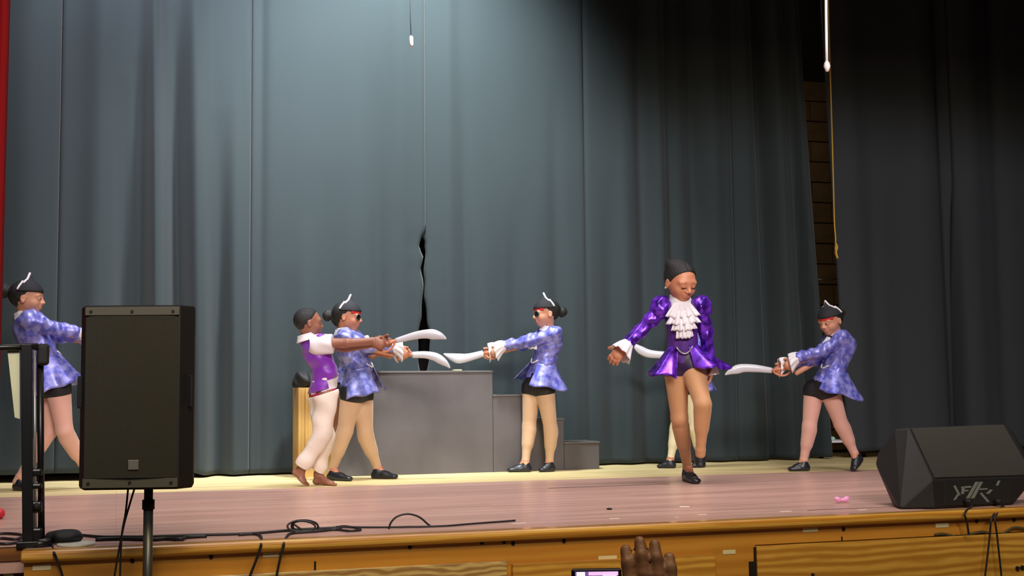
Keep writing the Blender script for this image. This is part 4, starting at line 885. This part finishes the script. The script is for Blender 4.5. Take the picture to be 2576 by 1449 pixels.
q = gp(100, 1374); MB().tube([q, q+(0, 0, .03)], [.052, .040], 20).build('base_flange', STEEL, hr, True)
q = wp(69, 1374, HY); MB().box((q[0], q[1], ZS+.012), (.08, .08, .024)).build('base_plate', STEEL, hr, bevel=.003)
V = [wp(18, 876, 5.513), wp(49, 876, 5.513), wp(50, 1054, 5.513), wp(37, 1050, 5.513)]
o = MB().add(V+[v+np.array([0, .004, 0]) for v in V], [(0, 1, 2, 3), (7, 6, 5, 4)]+[(i, 4+i, 4+(i+1) % 4, (i+1) % 4) for i in range(4)]).build('paper_banner', material('pale_cream_sheet', (214, 216, 180), .5, var=.1)); origin(o, (V[0]+V[1])/2); tag(o, 'pale cream tapering sheet hanging behind the handrail posts at the left', 'banner')
# ------------------------------------------------------------------ cables on the stage edge
def zup(p, z=.006): return np.array([p[0], p[1], ZS+z])
def fpath(pts, z=.0065, n=6): return spline([zup(gp(*p), z) for p in pts], n)
CB = RUBBER
def cable(label, pts, r=.0055, mat=CB): o = MB().tube(pts, r, 8).build('cable', mat, None, True); origin(o, pts[0]); tag(o, label, 'cable'); return o
EY = 5.60
cable('long black cable running along the stage edge behind the loudspeaker stand', fpath([(205, 1350), (252, 1354), (300, 1354), (350, 1354), (420, 1352), (480, 1350), (560, 1348), (640, 1345), (735, 1337), (790, 1334), (850, 1331)]), .006)
cable('thick black cable bundle lying on the stage edge right of the loudspeaker stand', fpath([(240, 1362), (300, 1360), (378, 1362), (415, 1360), (455, 1361), (470, 1356), (520, 1353)], .008), .008)
cable('thin black cable trailing right along the stage edge to the middle', fpath([(845, 1329), (905, 1330), (968, 1330), (1035, 1329), (1083, 1328), (1130, 1326), (1178, 1322), (1230, 1318), (1296, 1313)]), .0045)
cable('black cable arching up off the stage edge in front of the platform', spline([wp(978, 1331, EY), wp(984, 1314, EY), wp(1000, 1299, EY), wp(1027, 1293, EY), wp(1055, 1301, EY), (wp(1078, 1320, EY)), wp(1096, 1331, EY)], 6), .0045)
pts = []
for i in range(66):
    a = i/66*2*math.pi*2.6; cx_ = 768-8*math.sin(i/20); pts.append(wp(cx_+(34-4*math.sin(i*.11))*math.cos(a), 1324+(14+2.0*math.sin(i*.17))*math.sin(a)-.06*(cx_-768), EY+.02*math.sin(a*.5+1)))
pts += spline([pts[-1], wp(770, 1336, EY), wp(820, 1334, EY), wp(860, 1328, EY+.02)], 5)[1:]
cable('coiled black cable with upright loops on the stage edge before the boy', [np.array([p[0], p[1], max(p[2], ZS+.006)]) for p in pts], .0045)
cable('black cable loop lying flat right of the coil on the stage edge', fpath([(840, 1335), (860, 1327), (895, 1331), (907, 1336), (880, 1339), (843, 1336), (800, 1340), (740, 1344)], .006), .005)
def drop(a, pts, r, label): 
    P = [zup(gp(*p), .006) for p in a]; e = P[-1]; P += [np.array([wp(pts[0][0], pts[0][1], YF-.035)[0], YF-.025, ZS-.012])]+[wp(x, y, YF-.035) for x, y in pts]; cable(label, spline(P, 5), r)
drop([(600, 1349), (641, 1347), (657, 1354)], [(657, 1372), (648, 1400), (629, 1449), (622, 1475)], .0055, 'first black cable hanging over the stage front, left of the tape strip')
drop([(790, 1337), (745, 1343), (725, 1349)], [(714, 1372), (706, 1400), (696, 1449), (694, 1475)], .0055, 'second black cable hanging over the stage front, right of the tape strip')
drop([(60, 1356), (110, 1366), (128, 1370)], [(136, 1390), (146, 1415), (157, 1449), (160, 1475)], .005, 'black cable hanging over the stage front beside the handrail base')
cable('loose black cables lying at the far left foot of the handrail', fpath([(-40, 1352), (0, 1346), (40, 1347), (60, 1352), (40, 1360), (0, 1358), (-30, 1366), (10, 1372), (50, 1368)], .006), .006)
for a_, lb in ((((322, 1232), (316, 1290), (306, 1350), (302, 1449), (300, 1480)), 'black cable hanging from the loudspeaker, left one'), (((338, 1230), (326, 1270), (312, 1320), (300, 1380), (288, 1449), (284, 1480)), 'black cable hanging from the loudspeaker, right one')):
    cable(lb+' of the pair', spline([dp(x, y, d+.12) for x, y in a_], 6), .0038)
P = [onp(2424, 1266)+nb*.05, onp(2424, 1272)+nb*.06]; cable('short black cable dropping from the wedge monitor to the horizontal cable', spline(P+[wp(2427, 1290, YF-.03), wp(2432, 1312, YF-.03), wp(2437, 1344, YF-.03)], 5), .005)
P = [onp(2498, 1266)+nb*.05, onp(2498, 1274)+nb*.06]; cable('black cable hanging from the wedge monitor, left one of the crossing pair', spline(P+[wp(2496, 1300, YF-.035), wp(2490, 1345, YF-.035), wp(2484, 1400, YF-.035), wp(2478, 1449, YF-.035), wp(2476, 1475, YF-.035)], 5), .0045)
P = [onp(2503, 1266)+nb*.05, onp(2503, 1274)+nb*.06]; cable('black cable hanging from the wedge monitor, right one of the crossing pair', spline(P+[wp(2504, 1300, YF-.04), wp(2508, 1345, YF-.04), wp(2514, 1400, YF-.04), wp(2519, 1449, YF-.04), wp(2521, 1475, YF-.04)], 5), .0045)
cable('grey black cable running along the fascia under the wedge monitor', spline([wp(x, y, FY-.012) for x, y in ((2352, 1345), (2372, 1343), (2390, 1347), (2412, 1351), (2440, 1344), (2470, 1338), (2500, 1345), (2520, 1344), (2548, 1328), (2580, 1330), (2640, 1340))], 6), .0065, material('grey_cable', (86, 76, 52), .5))
# ------------------------------------------------------------------ small things on the stage floor
def flat(name, lab, cat, px, py, w_, l_, mat, rot=0, th=.0015, grp=None):
    c = gp(px, py); a = np.array([math.cos(rot), math.sin(rot), 0]); b = np.array([-a[1], a[0], 0])
    o = MB().box((c[0], c[1], ZS+th/2+.0004), (w_, l_, th), (a, b, Z)).build(name, mat); origin(o, (c[0], c[1], ZS)); tag(o, lab, cat, grp); return o
TPE = material('pale_floor_tape', (232, 214, 200), .5)
for px, py, w_, l_, r_, lb in ((1722, 1275, .05, .05, -.5, 'small pale tape scrap on the stage below the dancer in purple, the rearmost'), (1545, 1305, .05, .02, 0, 'short pale tape mark on the stage edge, leftmost of the three near the dancer'), (1703, 1302, .02, .02, .6, 'tiny white scrap on the stage edge below the dancer in purple'), (1765, 1295, .05, .02, 0, 'short pale tape mark on the stage edge just right of the tiny scrap'),
                               (1976, 1287, .06, .025, 0, 'pale tape mark on the stage edge left of the pink bow'), (2168, 1283, .05, .02, 0, 'pale tape mark on the stage edge right of the pink bow'), (1305, 1317, .07, .02, 0, 'pale tape mark at the right end of the thin trailing cable')):
    flat('tape_mark', lb, 'tape', px, py, w_, l_, TPE, r_)
o = MB().ball(zup(gp(1533, 1282), .004), (.014, .02, .005)).build('dark_crumb', BLACK, None, True); origin(o, gp(1533, 1282)); tag(o, 'tiny dark crumb on the stage floor left of the dancer', 'crumb')
struct(MB().bbox((gp(1380, 1228)[0], gp(1530, 1223)[1]-.012, ZS), (gp(1685, 1218)[0], gp(1530, 1223)[1]+.012, ZS+.0015)).build('trim_4', material('dark_floor_line', (96, 66, 62), .5)))  # thin dark strip lying on the boards
struct(MB().bbox((gp(2030, 1284)[0], gp(2130, 1280)[1]-.004, ZS), (gp(2262, 1276)[0], gp(2130, 1280)[1]+.004, ZS+.0015)).build('trim_5', bpy.data.materials['dark_floor_line']))
PK = material('pink_fabric', (240, 160, 212), .6)
bw_ = empty('pink_bow', gp(2118, 1266)); tag(bw_, 'small crumpled pink hair bow lying on the stage left of the wedge monitor', 'bow')
q = zup(gp(2118, 1266), .016)
for s_ in (-1, 1): MB().ball(q+np.array([.024*s_, 0, .004]), (.022, .014, .014), (nrm(np.array([1, 0, .4*s_])), np.array([0, 1., 0]), nrm(np.array([-.4*s_, 0, 1.])))).build('loop', PK, bw_, True)
MB().ball(q, (.009, .012, .010)).build('knot', PK, bw_, True)
o = MB().ball(zup(gp(-2, 1306), .027), .027, None, 20, 14).build('red_ball', material('red_rubber', (205, 40, 60), .5), None, True); origin(o, gp(-2, 1306)); tag(o, 'red ball at the left edge of the picture on the stage floor', 'ball')
S = Sdf(zup(gp(160, 1364), -.01)-(.14, .14, .02), zup(gp(160, 1364), .1)+(.14, .14, .02), .004); q = zup(gp(166, 1367), .028)
S.ell(q, (cv(1, 0, 0), cv(0, 0, 1), Z), (.062, .07, .026), .01).ell(q+cv(-1, 0, 0)*.04+Z*.002, (cv(1, 0, 0), cv(0, 0, 1), Z), (.04, .05, .022), .02).wrinkle(.004, 60, 3)
o = S.build('cloth_pouch', BLACK); origin(o, q); tag(o, 'black cloth pouch lying on a white plate beside the handrail base', 'pouch')
q = zup(gp(192, 1371), .0); o = MB().tube([q, q+(0, 0, .008)], .075, 28).build('white_plate', material('white_plastic_plate', (214, 214, 196), .4), None, False, bevel=.002); origin(o, q); tag(o, 'thin white plastic plate under the black pouch at the stage edge', 'plate')
# ------------------------------------------------------------------ spectator's hand and phone
dh = 1.9
S = Sdf(dp(1470, 2000, dh)-(.12, .2, .05), dp(1740, 1385, dh)+(.1, .2, .03), .004)
W_ = dp(1648, 1672, dh+.02); up_ = nrm(dp(1636, 1400, dh+.0)-W_)
hand(S, W_, up_, cv(0, 0, 1), cv(-1, 0, 0), .185, .28, .05, .5)
S.cap(W_+up_*.01, dp(1690, 1990, dh+.06), .026, .036, .02)
o = S.build('person', skin('spectator_skin', (142, 98, 74)), None); origin(o, dp(1690, 1990, dh+.06)); tag(o, 'spectator of whom only the raised brown fingers show at the bottom edge beside the phone', 'person')
a = dp(1690, 1990, dh+.06); t_ = nrm(a-W_); S = Sdf(a-.12, a+.12, .006); S.cap(a-t_*.05, a+t_*.05, .048, .052); S.cut(a-t_*.06, -t_); S.wrinkle(.004, 60, 3); S.build('sleeve', material('dark_sleeve', (40, 42, 56), .8), o)
ph = empty('phone', dp(1500, 1560, dh-.01)); tag(ph, 'dark phone held up at the bottom edge, its lit screen showing the stage', 'phone')
tl, tr, bl = dp(1437, 1431, dh-.01), dp(1563, 1429, dh-.01), dp(1441, 1690, dh-.01); px_ = tr-tl; wv_ = np.linalg.norm(px_); pa = nrm(px_); pz = nrm(tl-bl); pz = nrm(pz-pa*(pz@pa)); pn = np.cross(pa, pz); hh = np.linalg.norm(tl-bl); pc = tl+px_/2-pz*hh/2
pn = pn if pn@CF < 0 else -pn
MB().box(pc, (wv_, .009, hh), (pa, pn, pz)).build('case', material('phone_dark', (30, 22, 44), .3), ph, bevel=.0035, seg=3)
def emis(name, c, e):
    m = bpy.data.materials.new(name); m.use_nodes = True; b = m.node_tree.nodes['Principled BSDF']; b.inputs['Base Color'].default_value = (0, 0, 0, 1); b.inputs['Emission Color'].default_value = (*lin(c), 1); b.inputs['Emission Strength'].default_value = e; return m
sc_ = MB().box(pc+pn*.0047, (wv_*.86, .0006, hh*.955), (pa, pn, pz)).build('screen', emis('screen_violet', (120, 90, 150), 1.0), ph)
def scr(u0, u1, v0, v1, m):
    o = MB().box(pc+pn*.0052+pa*wv_*((u0+u1)/2-.5)+pz*hh*(.5-(v0+v1)/2), (wv_*(u1-u0), .0004, hh*(v1-v0)), (pa, pn, pz)).build('screen_area', m, sc_)
scr(.10, .27, .025, .97, emis('screen_white', (255, 238, 240), 1.1)); scr(.34, .93, .025, .06, emis('screen_pink', (250, 190, 235), 1.1)); scr(.62, .90, .035, .085, emis('screen_pale', (240, 225, 250), 1.0))
scr(.40, .78, .10, .5, emis('screen_lilac', (230, 220, 245), 1.0)); scr(.34, .40, .06, .9, emis('screen_dark', (60, 40, 90), 1.0))
